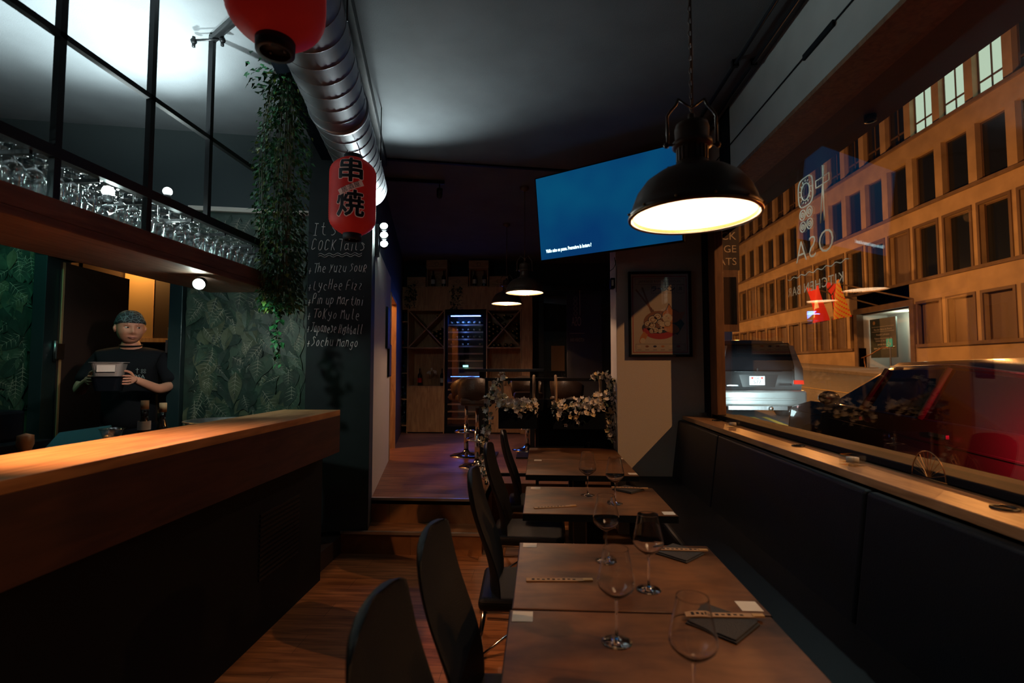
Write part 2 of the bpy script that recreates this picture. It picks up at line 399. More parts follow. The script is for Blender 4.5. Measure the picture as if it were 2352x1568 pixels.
# wooden window ledge
ledge = MB().box(1.29, -1.5, 1.035, 1.50, 4.655, 1.07).build('window_ledge', M_['ledge'], bevel=.003)
tag(ledge, 'long oak window ledge running behind the leather bench', 'ledge')
# ---------------- bench ----------------
b = thing('bench', 'long black leather bench under the shop window', 'bench', (1.0, 1.6, 0))
MB().box(.80, -1.4, .0, 1.28, 4.64, .40).build('base', M_['black'], b)
MB().box(.77, -1.4, .40, 1.25, 4.645, .53).build('seat_cushion', M_['benchlea'], b, bevel=.03, seg=4)
cuts = [-1.4, 1.93, 3.31, 4.645]
cuts = [-1.4, .35, 2.02, 3.62, 4.645]
for i in range(4):
    y0, y1 = cuts[i]+.004, cuts[i+1]-.004
    MB().prism([(1.18, .50), (1.245, 1.03), (1.288, 1.03), (1.288, .50)], y0, y1).build('back_panel', M_['benchlea'], b, bevel=.014, seg=4)
# ---------------- dining tables ----------------
def dining_table(loc, lab):
    t = thing('dining_table', lab, 'table', loc, 0, 'walnut dining tables in a row')
    MB().box(loc[0]-.395, loc[1]-.297, .725, loc[0]+.395, loc[1]+.297, .75).build('tabletop', M_['table'], t, bevel=.003)
    x, y = loc[0], loc[1]
    MB().box(x-.3965, y-.2985, .712, x-.392, y+.2985, .7475).box(x+.392, y-.2985, .712, x+.3965, y+.2985, .7475).box(x-.392, y-.2985, .712, x+.392, y-.294, .7475).box(x-.392, y+.294, .712, x+.392, y+.2985, .7475).build('edge_band', M_['black'], t)
    MB().box(x-.045, y-.045, .02, x+.045, y+.045, .725).build('pedestal', M_['steelblk'], t, bevel=.004)
    MB().box(x-.25, y-.22, 0, x+.25, y+.22, .02).build('base_plate', M_['steelblk'], t, bevel=.005)
    MB().box(x-.2, y-.2, .705, x+.2, y+.2, .725).build('mounting_plate', M_['steelblk'], t)
    return t
TB = [((.30, 1.30, 0), 'nearest walnut dining table, cut off by the bottom of the photo'),
      ((.306, 1.903, 0), 'second walnut dining table from the front, pushed against the nearest one'),
      ((.305, 2.93, 0), 'walnut dining table standing alone in the middle of the row'),
      ((.292, 3.875, 0), 'walnut dining table next to last, before the one by the poster pillar'),
      ((.292, 4.478, 0), 'farthest walnut dining table, beside the white pillar with the poster')]
for l, s in TB: dining_table(l, s)
# ---------------- chairs ----------------
def make_chair(loc, lab):
    c = thing('dining_chair', lab, 'chair', loc, 0, 'black leather dining chairs along the aisle')
    # faces +x; back at x = 0
    prof = []
    N = 12
    mb = MB(); vs = []; fs = []
    for i in range(N+1):
        t = i/N; z = .40 + .62*t
        x = .05 + .02*math.cos(t*math.pi) - .085*t**1.5 + .015*math.sin(t*6.28)
        w = .175 + .035*math.sin(t*2.2) - .012*max(0, t-.9)/.1
        th = .022*(1 - .45*t)
        for j in range(9):
            u = -1 + 2*j/8
            zz = z - (.022*u**4 if t > .9 else 0)
            vs.append((x + .02*u*u, u*w, zz)); 
        for j in range(9):
            u = 1 - 2*j/8
            zz = z - (.022*u**4 if t > .9 else 0)
            vs.append((x + .02*u*u - 2*th*(1-.8*abs(u)**4), u*w, zz))
    k = 18
    for i in range(N):
        for j in range(k): fs.append((i*k+j, i*k+(j+1) % k, (i+1)*k+(j+1) % k, (i+1)*k+j))
    fs.append(tuple(range(k-1, -1, -1))); fs.append(tuple(N*k+j for j in range(k)))
    inv = TM(loc)
    mb.add(vs, fs, 0, None, True); mb.build('backrest', M_['leather'], c, sub=1, M=inv)
    sm = MB(); prof = [(-.01, -.19), (-.01, .19), (.40, .21), (.44, .17), (.44, -.17), (.40, -.21)]
    sm.prism(prof, .415, .475, axis='z'); sm.build('seat', M_['leather'], c, bevel=.025, seg=4, M=inv)
    for sy in (-1, 1):
        MB().tube([(.02, sy*.15, .43), (.0, sy*.165, .30), (-.06, sy*.18, .01)], .0105, 10).build('leg', M_['chrome'], c, M=inv)
        MB().tube([(.40, sy*.16, .43), (.41, sy*.17, .30), (.42, sy*.18, .01)], .0105, 10).build('leg', M_['chrome'], c, M=inv)
    MB().tube([(.0, -.15, .405), (.41, -.15, .405), (.41, .15, .405), (.0, .15, .405)], .010, 8, closed=True).tube([(.40, -.165, .36), (.01, .16, .22)], .007, 8).tube([(.40, .165, .36), (.01, -.16, .22)], .007, 8).build('seat_frame', M_['chrome'], c, M=inv)
    return c
ch = make_chair((-.30, 1.08, 0), 'nearest black leather chair, its back cut off by the bottom of the photo')
for (x, y, rz, lab) in ((-.285, 1.56, -.02, 'second black leather chair from the front, beside the two joined tables'),
                        (-.275, 2.46, .03, 'black leather chair with chrome legs at the near side of the lone middle table'),
                        (-.29, 3.30, -.02, 'black leather chair whose seat shows fully beyond the middle table'),
                        (-.24, 4.0, .02, 'farthest black leather chair, half hidden behind the one before it')):
    dup(ch, (x, y, 0), rz, lab)
# ---------------- bar counter ----------------
b = thing('bar_counter', 'long bar counter with reddish wood top and dark front', 'counter', (-1.7, 1.5, 0))
MB().box(-1.86, -1.5, 1.16, -1.44, 3.56, 1.20).build('countertop', M_['barwood'], b, bevel=.003)
MB().box(-1.46, -1.5, .90, -1.44, 3.56, 1.16).box(-1.84, 3.54, .90, -1.46, 3.56, 1.16).box(-1.84, -1.5, .9, -1.46, 3.54, .92).build('fascia', M_['fascia'], b, bevel=.002)
MB().box(-1.90, -1.5, 0, -1.56, 3.55, .91).build('base', M_['black'], b)
g = MB()
for i in range(14): g.box(-1.562, 2.75, .32+i*.027, -1.552, 3.2, .334+i*.027)
g.build('vent_grille', M_['steelblk'], b)
wt = thing('work_counter', 'lower steel work counter behind the bar', 'counter', (-2.2, 1.8, .14))
MB().box(-2.55, -1.0, .96, -1.92, 3.30, 1.0).build('worktop', M_['steel'], wt, bevel=.003)
MB().box(-2.5, -1.0, .14, -1.93, 3.28, .96).build('base', M_['black'], wt)
# ---------------- hanging glass shelf ----------------
XF = -1.87
s = thing('hanging_shelf', 'hanging shelf of dark wood and black steel above the bar', 'shelf', (-2.1, 1.5, 2.04))
MB().box(XF-.49, -.6, 2.04, XF, 3.44, 2.075).box(XF-.025, -.6, 2.075, XF, 3.44, 2.155).box(XF-.49, 3.415, 2.075, XF-.025, 3.44, 2.155).box(XF-.49, -.6, 2.075, XF-.465, 3.415, 2.155).build('tray', M_['tray'], s, bevel=.003)
for y in (.9, 1.355, 1.81, 2.27, 2.70):
    MB().box(XF-.03, y-.014, 2.155 if y < 2.6 else 2.34, XF-.004, y+.014, CZ).build('post', M_['steelblk'], s)
MB().box(XF-.03, -.6, 2.80, XF-.004, 3.44, 2.825).build('upper_rail', M_['steelblk'], s)
MB().box(XF-.035, -.6, 2.315, XF, 3.46, 2.36).box(XF-.49, -.6, 2.315, XF-.455, 3.46, 2.36).box(XF-.49, 3.42, 2.315, XF, 3.46, 2.36).build('glass_rail', M_['steelblk'], s)
for y in [-.3+.29*i for i in range(13)]:
    MB().box(XF-.46, y-.006, 2.30, XF-.03, y+.006, 2.315).build('hanger_bar', M_['steelblk'], s)
MB().tube([(XF-.017, 2.70, CZ-.02), (XF+.45, 2.38, CZ-.04)], .022, 8).tube([(XF-.1, 2.66, CZ-.05), (XF+.06, 2.66, CZ-.05)], .006, 6).build('brace', M_['steelblk'], s)
for dx in (-.1, .07):
    MB().sph((XF+dx, 2.66, CZ-.055), .018, n=8).tube([(XF+dx, 2.66, CZ-.09), (XF+dx, 2.66, CZ-.03)], .009, 8).build('clamp', M_['steelblk'], s)
# upside-down wine glasses on the shelf
pr_ = [(.034, .0), (.036, .002), (.030, .004), (.008, .008), (.0042, .02), (.004, .085), (.008, .094), (.024, .104), (.036, .122), (.038, .145), (.033, .185), (.030, .205)]
def rack_glass(loc):
    o = MB().lathe([(r, -z) for r, z in pr_], 14).build('wine_glass', M_['rackglass'])
    o.location = loc; return o
g0 = rack_glass((XF-.07, .6, 2.362)); tag(g0, 'clear wine glass hanging upside down in the shelf above the bar', 'glass', 'wine glasses hanging above the bar')
k = 0
for i in range(36):
    for j in range(5):
        y = .62 + i*.078 + (j % 2)*.03 + random.uniform(-.006, .006); x = XF-.075-j*.083
        if k == 0: g0.location = (x, y, 2.158); k = 1; continue
        o = g0.copy(); COL.objects.link(o); o.location = (x, y, 2.158); o.rotation_euler = (0, 0, random.random()); k += 1
# ---------------- spot lamps ----------------
def spot_lamp(name, lab, loc, target, e, col, ang=90, es=90, r=.03, size=.02):
    t = thing(name, lab, 'lamp', loc)
    d = (Vector(target)-Vector(loc)).normalized(); q = d.to_track_quat('Z', 'Y').to_matrix().to_4x4(); M = Matrix.Translation(loc) @ q
    MB().lathe([(r*.5, -.07), (r, -.05), (r*1.15, .012), (r*1.05, .012), (r*.98, -.002)], 18, M=M).build('housing', M_['steelblk'], t)
    MB().lathe([(.0005, .0), (r*.97, .0)], 18, M=M).build('lens', emis(name+'_lens', col, es), t)
    if r > .025: MB().sph((0, 0, .008), .019, n=14, M=M).build('bulb', emis(name+'_bulb', col, es*.6), t)
    if e:
        l = light('lamp_light', 'SPOT', Vector(loc)+d*.04, e, col, target, size, ang, .9)
    return t
def globe_lamp(lab, loc, target, e, ang):
    t = thing('globe_lamp', lab, 'lamp', loc); M = TM(loc)
    MB().sph((0, 0, 0), .026, n=18).build('globe', emis('globe_glow', (.86, 1, .95), 90), t, M=M)
    MB().lathe([(.0004, -.05), (.02, -.05), (.02, -.02), (.012, -.018)], 14).build('socket', M_['steelblk'], t, M=M)
    light('lamp_light', 'SPOT', (loc[0], loc[1], loc[2]+.035), e, (.86, 1, .96), target, .02, ang, .9)
globe_lamp('bright white lamp globe among the hanging wine glasses', (-2.16, 2.35, 2.385), (-2.4, 2.4, 3.42), 190, 125)
globe_lamp('small white lamp globe behind the shelf rail, right of the brightest one', (-2.36, 3.0, 2.62), (-2.5, 2.6, 3.42), 190, 112)
spot_lamp('spot_lamp', 'greenish white spot lamp under the right end of the shelf', (-1.96, 2.76, 1.985), (-1.2, .8, 1.2), 1.5, (.8, 1, .88), 100, 200)
light('lamp_light', 'SPOT', (-1.98, 2.80, 1.95), 15, (.82, 1, .88), (-2.15, 3.6, 1.3), .02, 110, .8)
light('lamp_light', 'SPOT', (-2.0, 2.75, 1.97), 24, (1, .72, .58), (-3.02, 3.45, 1.5), .03, 50, .8)  # added warm fill on the cook, separate from the spot lamp
spot_lamp('spot_lamp', 'small warm lamp under the hanging shelf over the counter', (XF-.10, 1.50, 2.02), (-1.62, 1.87, 1.2), 165, (1, .42, .16), 72, 12, r=.022)
for p in ((-2.12, 2.32, 2.27), (-2.22, 2.9, 2.26), (-2.17, 1.5, 2.26)): light('rack_sparkle_fill', 'POINT', p, 3.2, (.8, 1, .95), size=.015)  # unseen points added to make the hanging glasses sparkle
# three-lens wall lamp on the corner of the white wall
t = thing('wall_lamp', 'glaring white strip lamp at the top corner of the white wall', 'lamp', tuple(KM @ Vector((.05, .3, 2.62))))
MB().box(.0, .22, 2.50, .03, .30, 2.78, M=KM).build('bracket', M_['steelblk'], t)
for i in range(3):
    p = Vector((.075, .22+.02*i, 2.755-.075*i))
    m = KM @ TM(p, rx=R(75))
    MB().lathe([(.022, -.05), (.036, -.02), (.038, .02), (.033, .02)], 16, M=m).build('housing', M_['steelblk'], t)
    MB().lathe([(.0005, .015), (.033, .015)], 16, M=m).build('lens', emis('wall_lamp_lens', (.8, 1, .95), 120), t)
light('wall_lamp_light', 'SPOT', tuple(KM @ Vector((.14, .16, 2.80))), 95, (.86, 1, .98), (-.85, 3.1, 3.42), .05, 105, 1)
light('wall_lamp_light', 'SPOT', tuple(KM @ Vector((.14, .10, 2.66))), 2, (.7, 1, .92), (-.9, 5.6, 1.6), .04, 140, 1)
# green lamp for the left foliage
spot_lamp('spot_lamp', 'green spot lamp shining on the leaf wallpaper left of the doorway', (-3.55, 2.6, 2.9), (-4.0, 3.55, 1.5), 14, (.15, 1, .6), 95, 20)
# ---------------- pendant lamps ----------------
def pendant(x, y, z, lab, e, top=CZ, bulb_e=None):
    t = thing('pendant_lamp', lab, 'lamp', (x, y, z)); M = TM((x, y, z))
    outer = [(.200, .0), (.203, .006), (.203, .018), (.196, .022), (.190, .045), (.176, .080), (.150, .115), (.115, .14), (.075, .152), (.058, .156)]
    inner = [(.198, .001), (.192, .02), (.184, .045), (.170, .078), (.145, .110), (.11, .134), (.07, .146), (.001, .148)]
    MB().lathe(outer, 48).build('lamp_shade', M_['shade'], t, M=M)
    MB().lathe(inner, 48).build('shade_lining', M_['enamel'], t, M=M)
    MB().lathe([(.196, -.004), (.204, -.004), (.206, .004), (.196, .005)], 48).build('rim_ring', M_['brass'], t, M=M)
    MB().lathe([(.190, .0), (.188, .010), (.198, .014)], 48).build('inner_ring', M_['brass'], t, M=M)
    sc = MB()
    for i in range(12):
        a = i*math.pi/6; sc.sph((.206*math.cos(a), .206*math.sin(a), .012), .0045, n=6)
    sc.build('screw', M_['brass'], t, M=M)['kind'] = 'stuff'
    MB().lathe([(.066, .150), (.066, .160), (.055, .166), (.053, .176), (.047, .18), (.046, .225), (.052, .228), (.062, .232), (.062, .246), (.052, .25), (.054, .29), (.050, .305), (.03, .315), (.012, .32), (.01, .34)], 32).build('neck', M_['shade'], t, M=M)
    rb = MB()
    for i in range(20):
        a = i*math.pi/10; rb.box(-.003, .045, .182, .003, .050, .224, M=TM(rz=a))
    rb.build('ribbing', M_['shade'], t, M=M)
    br = MB()
    for sx in (-1, 1):
        br.tube([(sx*.078, 0, .235), (sx*.078, 0, .34), (sx*.070, 0, .355), (sx*.052, 0, .375), (sx*.045, 0, .392), (0, 0, .40)] if False else [(sx*.078, 0, .235), (sx*.078, 0, .335), (sx*.068, 0, .352), (sx*.05, 0, .372), (sx*.042, 0, .392)], .0045, 8)
        br.sph((sx*.082, 0, .238), .01, n=8); br.sph((sx*.07, .02, .17), .007, n=8)
    br.tube([(-.082, 0, .239), (.082, 0, .239)], .004, 6)
    br.tube([(-.042, 0, .392), (0, 0, .36), (.042, 0, .392)], .0035, 6)
    br.build('yoke', M_['shade'], t, M=M)
    cm = MB(); zz = z+.36; i = 0
    while zz < top-.05:
        rz = (i % 2)*math.pi/2; MM = TM((x, y, zz), rz=rz)
        cm.tube([(.006*math.cos(a)*.8, 0, .013*math.sin(a)) for a in [k*math.pi/3 for k in range(6)]], .0016, 5, M=MM, closed=True); zz += .021; i += 1
    cm.tube([(x+.004, y, z+.33), (x+.005, y, top-.02)], .0025, 6)
    ch_ = cm.build('chain', M_['shade'], t)
    MB().lathe([(.048, top-z-.001), (.05, top-z-.02), (.03, top-z-.04), (.008, top-z-.05)], 20).build('ceiling_cap', M_['shade'], t, M=M)
    MB().sph((0, 0, .088), .008, n=16).lathe([(.016, .12), (.016, .145)], 12).build('bulb', bulbm, t, M=M)
    light('lamp_light', 'POINT', (x, y, z+.088), e, WARM, size=.012)
    return t
bulbm = emis('lamp_bulb', (1, .62, .3), 25)
pendant(.495, 1.62, 1.985, 'large bronze dome pendant lamp glowing over the near dining tables', 3.2)
pendant(-.16, 5.23, 2.29, 'bronze dome pendant lamp hanging left of the wall screen', 34)
pendant(-.44, 6.57, 2.35, 'farthest pendant lamp, its glowing disc just below the second lamp', 34)

# ---------------- duct and ceiling rails ----------------
d = thing('ventilation_duct', 'silver spiral ventilation duct under the ceiling above the lanterns', 'duct', tuple(KM @ Vector((-.047, -5.0, 3.02))), KA)
MB().tube([(-.047, -5.4+.3*i, 3.02) for i in range(18)] + [(-.047, .0, 3.02)], .163, 36, M=KM).build('duct_tube', M_['duct'], d)
rg = MB()
for i in range(42):
    y = -5.3+i*.127
    rg.tube([(-.047+.1632*math.cos(a), y+.03*a/6.28, 3.02+.1632*math.sin(a)) for a in [k*2*math.pi/32 for k in range(33)]], .0022, 6, M=KM)
rg.build('spiral_seam', M_['duct'], d)
for y in (-1.35, -2.9):
    MB().lathe([(.163, -.02), (.171, -.018), (.173, 0), (.171, .018), (.163, .02)], 36, M=KM @ TM((-.047, y, 3.02), rx=R(90))).build('coupling', M_['duct'], d)
for y in (-.6, -2.1, -3.6):
    MB().tube([(-.047+.168, y, 3.02), (-.047+.168, y, CZ)], .004, 6, M=KM).tube([(-.047-.168, y, 3.02), (-.047-.168, y, CZ)], .004, 6, M=KM).build('hanger', M_['steelblk'], d)
tag(MB().box(.045, -5.4, 3.34, .085, .30, CZ-.002, M=KM).build('lamp_track', M_['steelblk']), 'black lamp track running beside the silver duct', 'track')
tag(MB().box(-.42, -5.4, 3.24, -.30, .0, CZ-.002, M=KM).build('ceiling_beam', M_['black']), 'black box beam left of the silver duct', 'beam')
t = thing('lamp_track', 'short black lamp track beyond the duct, ending in a small spotlight', 'track', (-1.1, 4.9, CZ-.03))
MB().box(-.35, .78, 3.385, .62, .81, CZ-.002, M=KM).build('rail', M_['steelblk'], t)
MB().lathe([(.02, -.06), (.03, -.04), (.03, .04), (.025, .04)], 14, M=KM @ TM((.57, .8, 3.30), rx=R(50))).tube([(.57, .8, 3.3), (.57, .8, 3.39)], .006, 6, M=KM).build('spot_head', M_['steelblk'], t)
for i, (x, lab) in enumerate(((1.22, 'outer grey conduit pipe along the ceiling by the window'), (1.33, 'inner grey conduit pipe beside the bulkhead'))):
    p = MB().tube([(x, -1.55, CZ-.03), (x, 4.3, CZ-.03)], .012, 8)
    for y in (.6, 1.9, 3.1): p.box(x-.02, y-.012, CZ-.045, x+.02, y+.012, CZ-.003)
    tag(p.build('conduit_pipe', M_['steelblk']), lab, 'pipe')
tag(MB().tube([(1.384, -1.5, 3.12), (1.384, 1.5, 3.12), (1.384, 2.5, 3.125), (1.384, 4.6, 3.12)], .004, 6).box(1.376, 2.35, 3.105, 1.389, 2.62, 3.135).build('cable', M_['black']), 'black cable with an inline switch across the grey bulkhead', 'cable')

# ---------------- red lanterns ----------------
def refine(mb, L):
    bm = bmesh.new(); vs = [bm.verts.new(v) for v in mb.v]
    for f, m in zip(mb.f, mb.m):
        try: ff = bm.faces.new([vs[i] for i in f]); ff.material_index = m
        except ValueError: pass
    for _ in range(5):
        es = [e for e in bm.edges if e.calc_length() > L]
        if not es: break
        bmesh.ops.subdivide_edges(bm, edges=es, cuts=1)
        bmesh.ops.triangulate(bm, faces=[f for f in bm.faces if len(f.verts) > 3])
    bm.verts.index_update(); out = MB()
    out.v = [tuple(v.co) for v in bm.verts]; out.f = [[v.index for v in f.verts] for f in bm.faces]; out.m = [f.material_index for f in bm.faces]; out.s = [False]*len(out.f)
    bm.free(); return out
def lantern(loc, h, r, lab, face, writing=True):
    t = thing('paper_lantern', lab, 'lantern', loc)
    def rad(z):
        u = abs(2*z/h-1)
        return r*(1 - .62*max(0, (u-.55)/.45)**2.6)
    prof = []; n = 72
    for i in range(n+1):
        z = h*i/n; prof.append((rad(z) + (.0016 if i % 2 else -.0022), z))
    M = TM(loc)
    MB().lathe(prof, 56).build('paper_shell', M_['red'], t, M=M)
    rc = rad(0)*1.0
    MB().lathe([(rc*.80, -.036), (rc+.002, -.036), (rc+.004, .012), (rc*.9, .012), (rc*.86, -.02), (.001, -.02)], 32).build('bottom_ring', M_['lblack'], t, M=M)
    MB().lathe([(.001, h+.022), (rc*.9, h+.022), (rc+.003, h+.022), (rc+.003, h-.012)], 32).build('top_ring', M_['lblack'], t, M=M)
    MB().tube([(-rc*.9, 0, h+.02), (-rc*.5, 0, h+.10), (0, 0, h+.13), (rc*.5, 0, h+.10), (rc*.9, 0, h+.02)], .003, 6).tube([(0, 0, h+.12), (0, 0, CZ-loc[2]-.03)], .003, 6).build('hanging_wire', M_['steelblk'], t, M=M)
    sm = MB()
    for a in (.5, 2.6, 4.6): sm.sph((rc*.5*math.cos(a), rc*.5*math.sin(a), -.024), .006, n=6)
    sm.build('eyelet', M_['steel'], t, M=M)
    if writing:
        def wrap(mb, lift):
            out = refine(mb, .02)
            vs = []
            for v in out.v:
                a = face + v[0]/r; rr = rad(min(max(v[1], 0), h)) + .0025 + lift + v[2]
                vs.append((rr*math.cos(a), rr*math.sin(a), v[1]))
            out.v = vs; return out
        for mt, off, lift in ((M_['lwhite'], .0085, .0), (M_['lblack'], .0040, .0022)):
            m = MB()
            for k in range(12):
                dx, dy = off*math.cos(k*math.pi/6), off*math.sin(k*math.pi/6)
                m.text('串', .165, TM((dx, h*.735+dy, 0)), ext=0); m.text('焼', .165, TM((dx, h*.30+dy, 0)), ext=0)
            wrap(m, lift).build('lettering', mt, t, M=M)
        bn = MB(); Mb = TM((.002, h*.525, 0)) @ Matrix.Rotation(R(27), 4, 'Z')
        bn.add([(-.075, -.018, 0), (.075, -.018, 0), (.075, .018, 0), (-.075, .018, 0)], [(0, 1, 2, 3)], M=Mb)
        wrap(bn, .0042).build('banner_strip', M_['lwhite'], t, M=M)
        bt = MB(); bt.text('居酒屋', .036, Mb, ext=0, spacing=1.12)
        wrap(bt, .0056).build('banner_lettering', M_['lblack'], t, M=M)
    return t
lantern((-.862, 1.54, 2.565), .56, .152, 'large red paper lantern cut off by the top of the photo', 0, False)
lantern((-1.159, 3.0, 2.325), .475, .139, 'small-looking red paper lantern with black Japanese lettering before the blackboard', math.atan2(-3.0, 1.159)-.10)

# ---------------- ivy ----------------
def leaf5(mb, p, d, up, L, w, mat=0, bend=.2):
    d = Vector(d).normalized(); s = d.cross(Vector(up))
    s = s.normalized() if s.length > 1e-4 else d.orthogonal().normalized(); n = s.cross(d)
    p = Vector(p)
    a = p; b = p + d*L*.45 + s*w*.5 + n*L*.05; c = p + d*L - n*L*bend; e = p + d*L*.45 - s*w*.5 + n*L*.05; m = p + d*L*.5 - n*L*.04
    mb.add([a, b, c, e, m], [(0, 1, 4), (1, 2, 4), (2, 3, 4), (3, 0, 4)], mat)
def rnd(a, b): return random.uniform(a, b)
iv = thing('hanging_ivy', 'thick column of artificial ivy hanging beside the red lantern', 'plant', (-1.72, 3.2, 1.6))
core = [Vector((-1.50, 2.82, 3.36)), Vector((-1.60, 2.98, 3.0)), Vector((-1.70, 3.15, 2.6)), Vector((-1.76, 3.28, 2.2)), Vector((-1.80, 3.36, 1.9))]
def cpt(t):
    t = t*(len(core)-1); i = min(int(t), len(core)-2); return core[i].lerp(core[i+1], t-i)
mb = MB(); st = MB()
for sidx in range(30):
    ph = rnd(0, 6.28); rr = rnd(.03, .13); pts = []
    for i in range(9):
        t = i/8*rnd(.9, 1) if sidx % 3 else i/8*.75; g = .35 + .65*min(1, t*3) ; g *= (1.25-.35*t)
        c = cpt(min(t, 1)); pts.append(c + Vector((math.cos(ph)*rr*g, math.sin(ph)*rr*g, rnd(-.01, .01))))
    st.tube(pts, .002, 4)
for i in range(3600):
    t = rnd(0, 1)**.85; c = cpt(t); a = rnd(0, 6.28); rr = (.05+.12*min(1, t*3))*(1.1-.3*t)*math.sqrt(rnd(.15, 1))*rnd(.85, 1.1)
    p = c + Vector((math.cos(a)*rr, math.sin(a)*rr, 0))
    leaf5(mb, p, (math.cos(a)*.6, math.sin(a)*.6, rnd(-1.2, .1)), (rnd(-.5, .5), rnd(-.5, .5), 1), rnd(.022, .045), rnd(.016, .030), random.choice([0, 0, 1, 1, 2]))
for i in range(60):
    p = core[0] + Vector((rnd(-.22, -.05), rnd(-.05, .05), rnd(-.25, .02))); leaf5(mb, p, (rnd(-1, .2), rnd(-1, 0), rnd(-1, .3)), (0, 0, 1), rnd(.03, .045), .03, 0)
st.build('ivy_vine', M_['leafc'], iv); mb.build('ivy_foliage', [M_['ivya'], M_['ivyb'], M_['ivyc']], iv)['kind'] = 'stuff'
iv = thing('trailing_ivy', 'thin ivy trail lit green in front of the leaf wallpaper', 'plant', (-1.83, 3.42, 1.5))
mb = MB(); st = MB()
for k in range(3):
    x0 = rnd(-.03, .03); L = [.34, .5, .42][k]
    pts = [(-1.83+x0+.02*math.sin(i), 3.40+.01*k, 2.02-L*i/8) for i in range(9)]; st.tube(pts, .002, 4)
    for i in range(26):
        q = Vector(pts[random.randint(1, 8)]); leaf5(mb, q+Vector((rnd(-.02, .02), rnd(-.02, .01), rnd(-.02, .02))), (rnd(-1, 1), rnd(-1, .2), rnd(-1.3, 0)), (0, 0, 1), rnd(.03, .05), rnd(.03, .042), random.choice([0, 1, 1]))
st.build('ivy_vine', M_['leafc'], iv); mb.build('ivy_foliage', [M_['ivya'], M_['ivyb']], iv)['kind'] = 'stuff'
light('accent_light', 'SPOT', (-1.86, 3.0, 1.98), 1.6, (.1, 1, .4), (-1.83, 3.42, 1.65), .01, 60, .6)

# ---------------- leaf wallpaper ----------------
def leafpanel(a0, a1, z0, z1, n, lab):
    t = thing('leaf_wallpaper', lab, 'wallpaper', tuple(KM @ Vector(((a0+a1)/2, .03, z0))), KA)
    MB().box(a0, .022, z0, a1, .03, z1, M=KM).build('backing', M_['leafa'], t)
    mb = MB()
    for i in range(n):
        L = rnd(.13, .26); w = L*rnd(.42, .62); x = rnd(a0+.02, a1-.02); z = rnd(z0+L*.6, z1-.02)
        an = R(-90) + rnd(-1.1, 1.1); 
        if z > z1-.25: an = R(-90)+rnd(-.7, .7)
        if z + L*math.sin(an) < z0: z = z0+L
        ex = x+L*math.cos(an)
        if ex < a0+.01 or ex > a1-.01: an = R(-90)
        if not (a0+w/2 < x < a1-w/2): x = min(max(x, a0+w/2+.01), a1-w/2-.01)
        y = .020 - .018*i/n
        c, s = math.cos(an), math.sin(an)
        def P(u, v, dy=0): return (x+c*u*L-s*v*w, y+dy, z+s*u*L+c*v*w)
        ks = 6; prof = [0, .34, .5, .46, .34, .18, 0]
        mt = random.choice([0, 0, 1, 1, 2]) if i > n*.35 else random.choice([0, 0, 0, 1])
        left = [P(k/ks, prof[k], -.001) for k in range(ks+1)]; right = [P(k/ks, -prof[k], -.001) for k in range(ks+1)]; mid = [P(k/ks, 0, .0022) for k in range(ks+1)]
        for k in range(ks):
            mb.add([mid[k], mid[k+1], left[k+1], left[k]], [(0, 1, 2, 3)], mt); mb.add([right[k], right[k+1], mid[k+1], mid[k]], [(0, 1, 2, 3)], mt)
        if i > n*.35 and i % 5 < 2:
            vw = .0045/w
            mb.add([P(0, -vw*.4, -.0024), P(.98, 0, -.0024), P(0, vw*.4, -.0024)], [(0, 1, 2)], 3)
            for k in range(1, 7):
                for sg in (-1, 1):
                    u0 = k/8; pe = prof[min(6, k)]*.93
                    if pe <= .02: continue
                    u1 = min(.97, u0+.13)
                    mb.add([P(u0, 0, -.0028), P(u1, sg*pe, -.0030), P(u0+.02, 0, -.0028)], [(0, 1, 2) if sg < 0 else (0, 2, 1)], 3)
    mb.build('leaf_print', [M_['leafa'], M_['leafb'], M_['leafc'], M_['vein']], t, M=KM)['kind'] = 'stuff'
leafpanel(-1.428, -.514, .85, 2.762, 560, 'dark leaf wallpaper with pale veined leaves right of the kitchen doorway')
leafpanel(-3.2, -2.464, .75, 2.60, 320, 'green-lit leaf wallpaper left of the kitchen doorway')

# ---------------- blackboard handwriting ----------------
G = {'I':'18-38 28-22 12-32','t':'28-23-32-42 16-36',"'":'28-27','s':'35-26-16-25-34-33-22-12','C':'37-28-17-14-12-22-33','O':'28-17-13-22-33-37-28','K':'18-12 38-15-32','k':'18-12 36-14-32','T':'08-48 28-22','a':'35-26-15-13-22-33 36-33-42','i':'26-22 28-28','l':'28-22-32','+':'25-21 13-33','h':'18-12 14-26-35-32','e':'14-34-35-26-15-13-22-32','Y':'18-25 38-25-12','u':'16-13-22-33 36-32','z':'16-36-12-32','S':'37-28-17-26-34-23-12','o':'26-15-13-22-33-35-26','R':'12-18-37-35-15-32','r':'16-12 15-26-36','L':'18-12-32','y':'16-14-33 36-33-20-11','c':'35-26-15-13-22-32','H':'18-12 38-32 15-35','F':'12-18-38 15-35','P':'12-18-38-35-15','n':'16-12 15-26-35-32','p':'16-10 15-26-35-33-22-13','M':'12-18-25-38-42','m':'16-12 15-26-25-22 25-36-35-42','J':'18-48 38-33-22-12','g':'35-26-15-13-33 36-31-20-11','b':'18-12-32-34-15','j':'26-21-10','N':'12-18-32-38'}
t = thing('cocktail_lettering', 'white chalk list of cocktails handwritten on the blackboard column', 'lettering', tuple(KM @ Vector((-.25, -.005, 1.7))), KA)
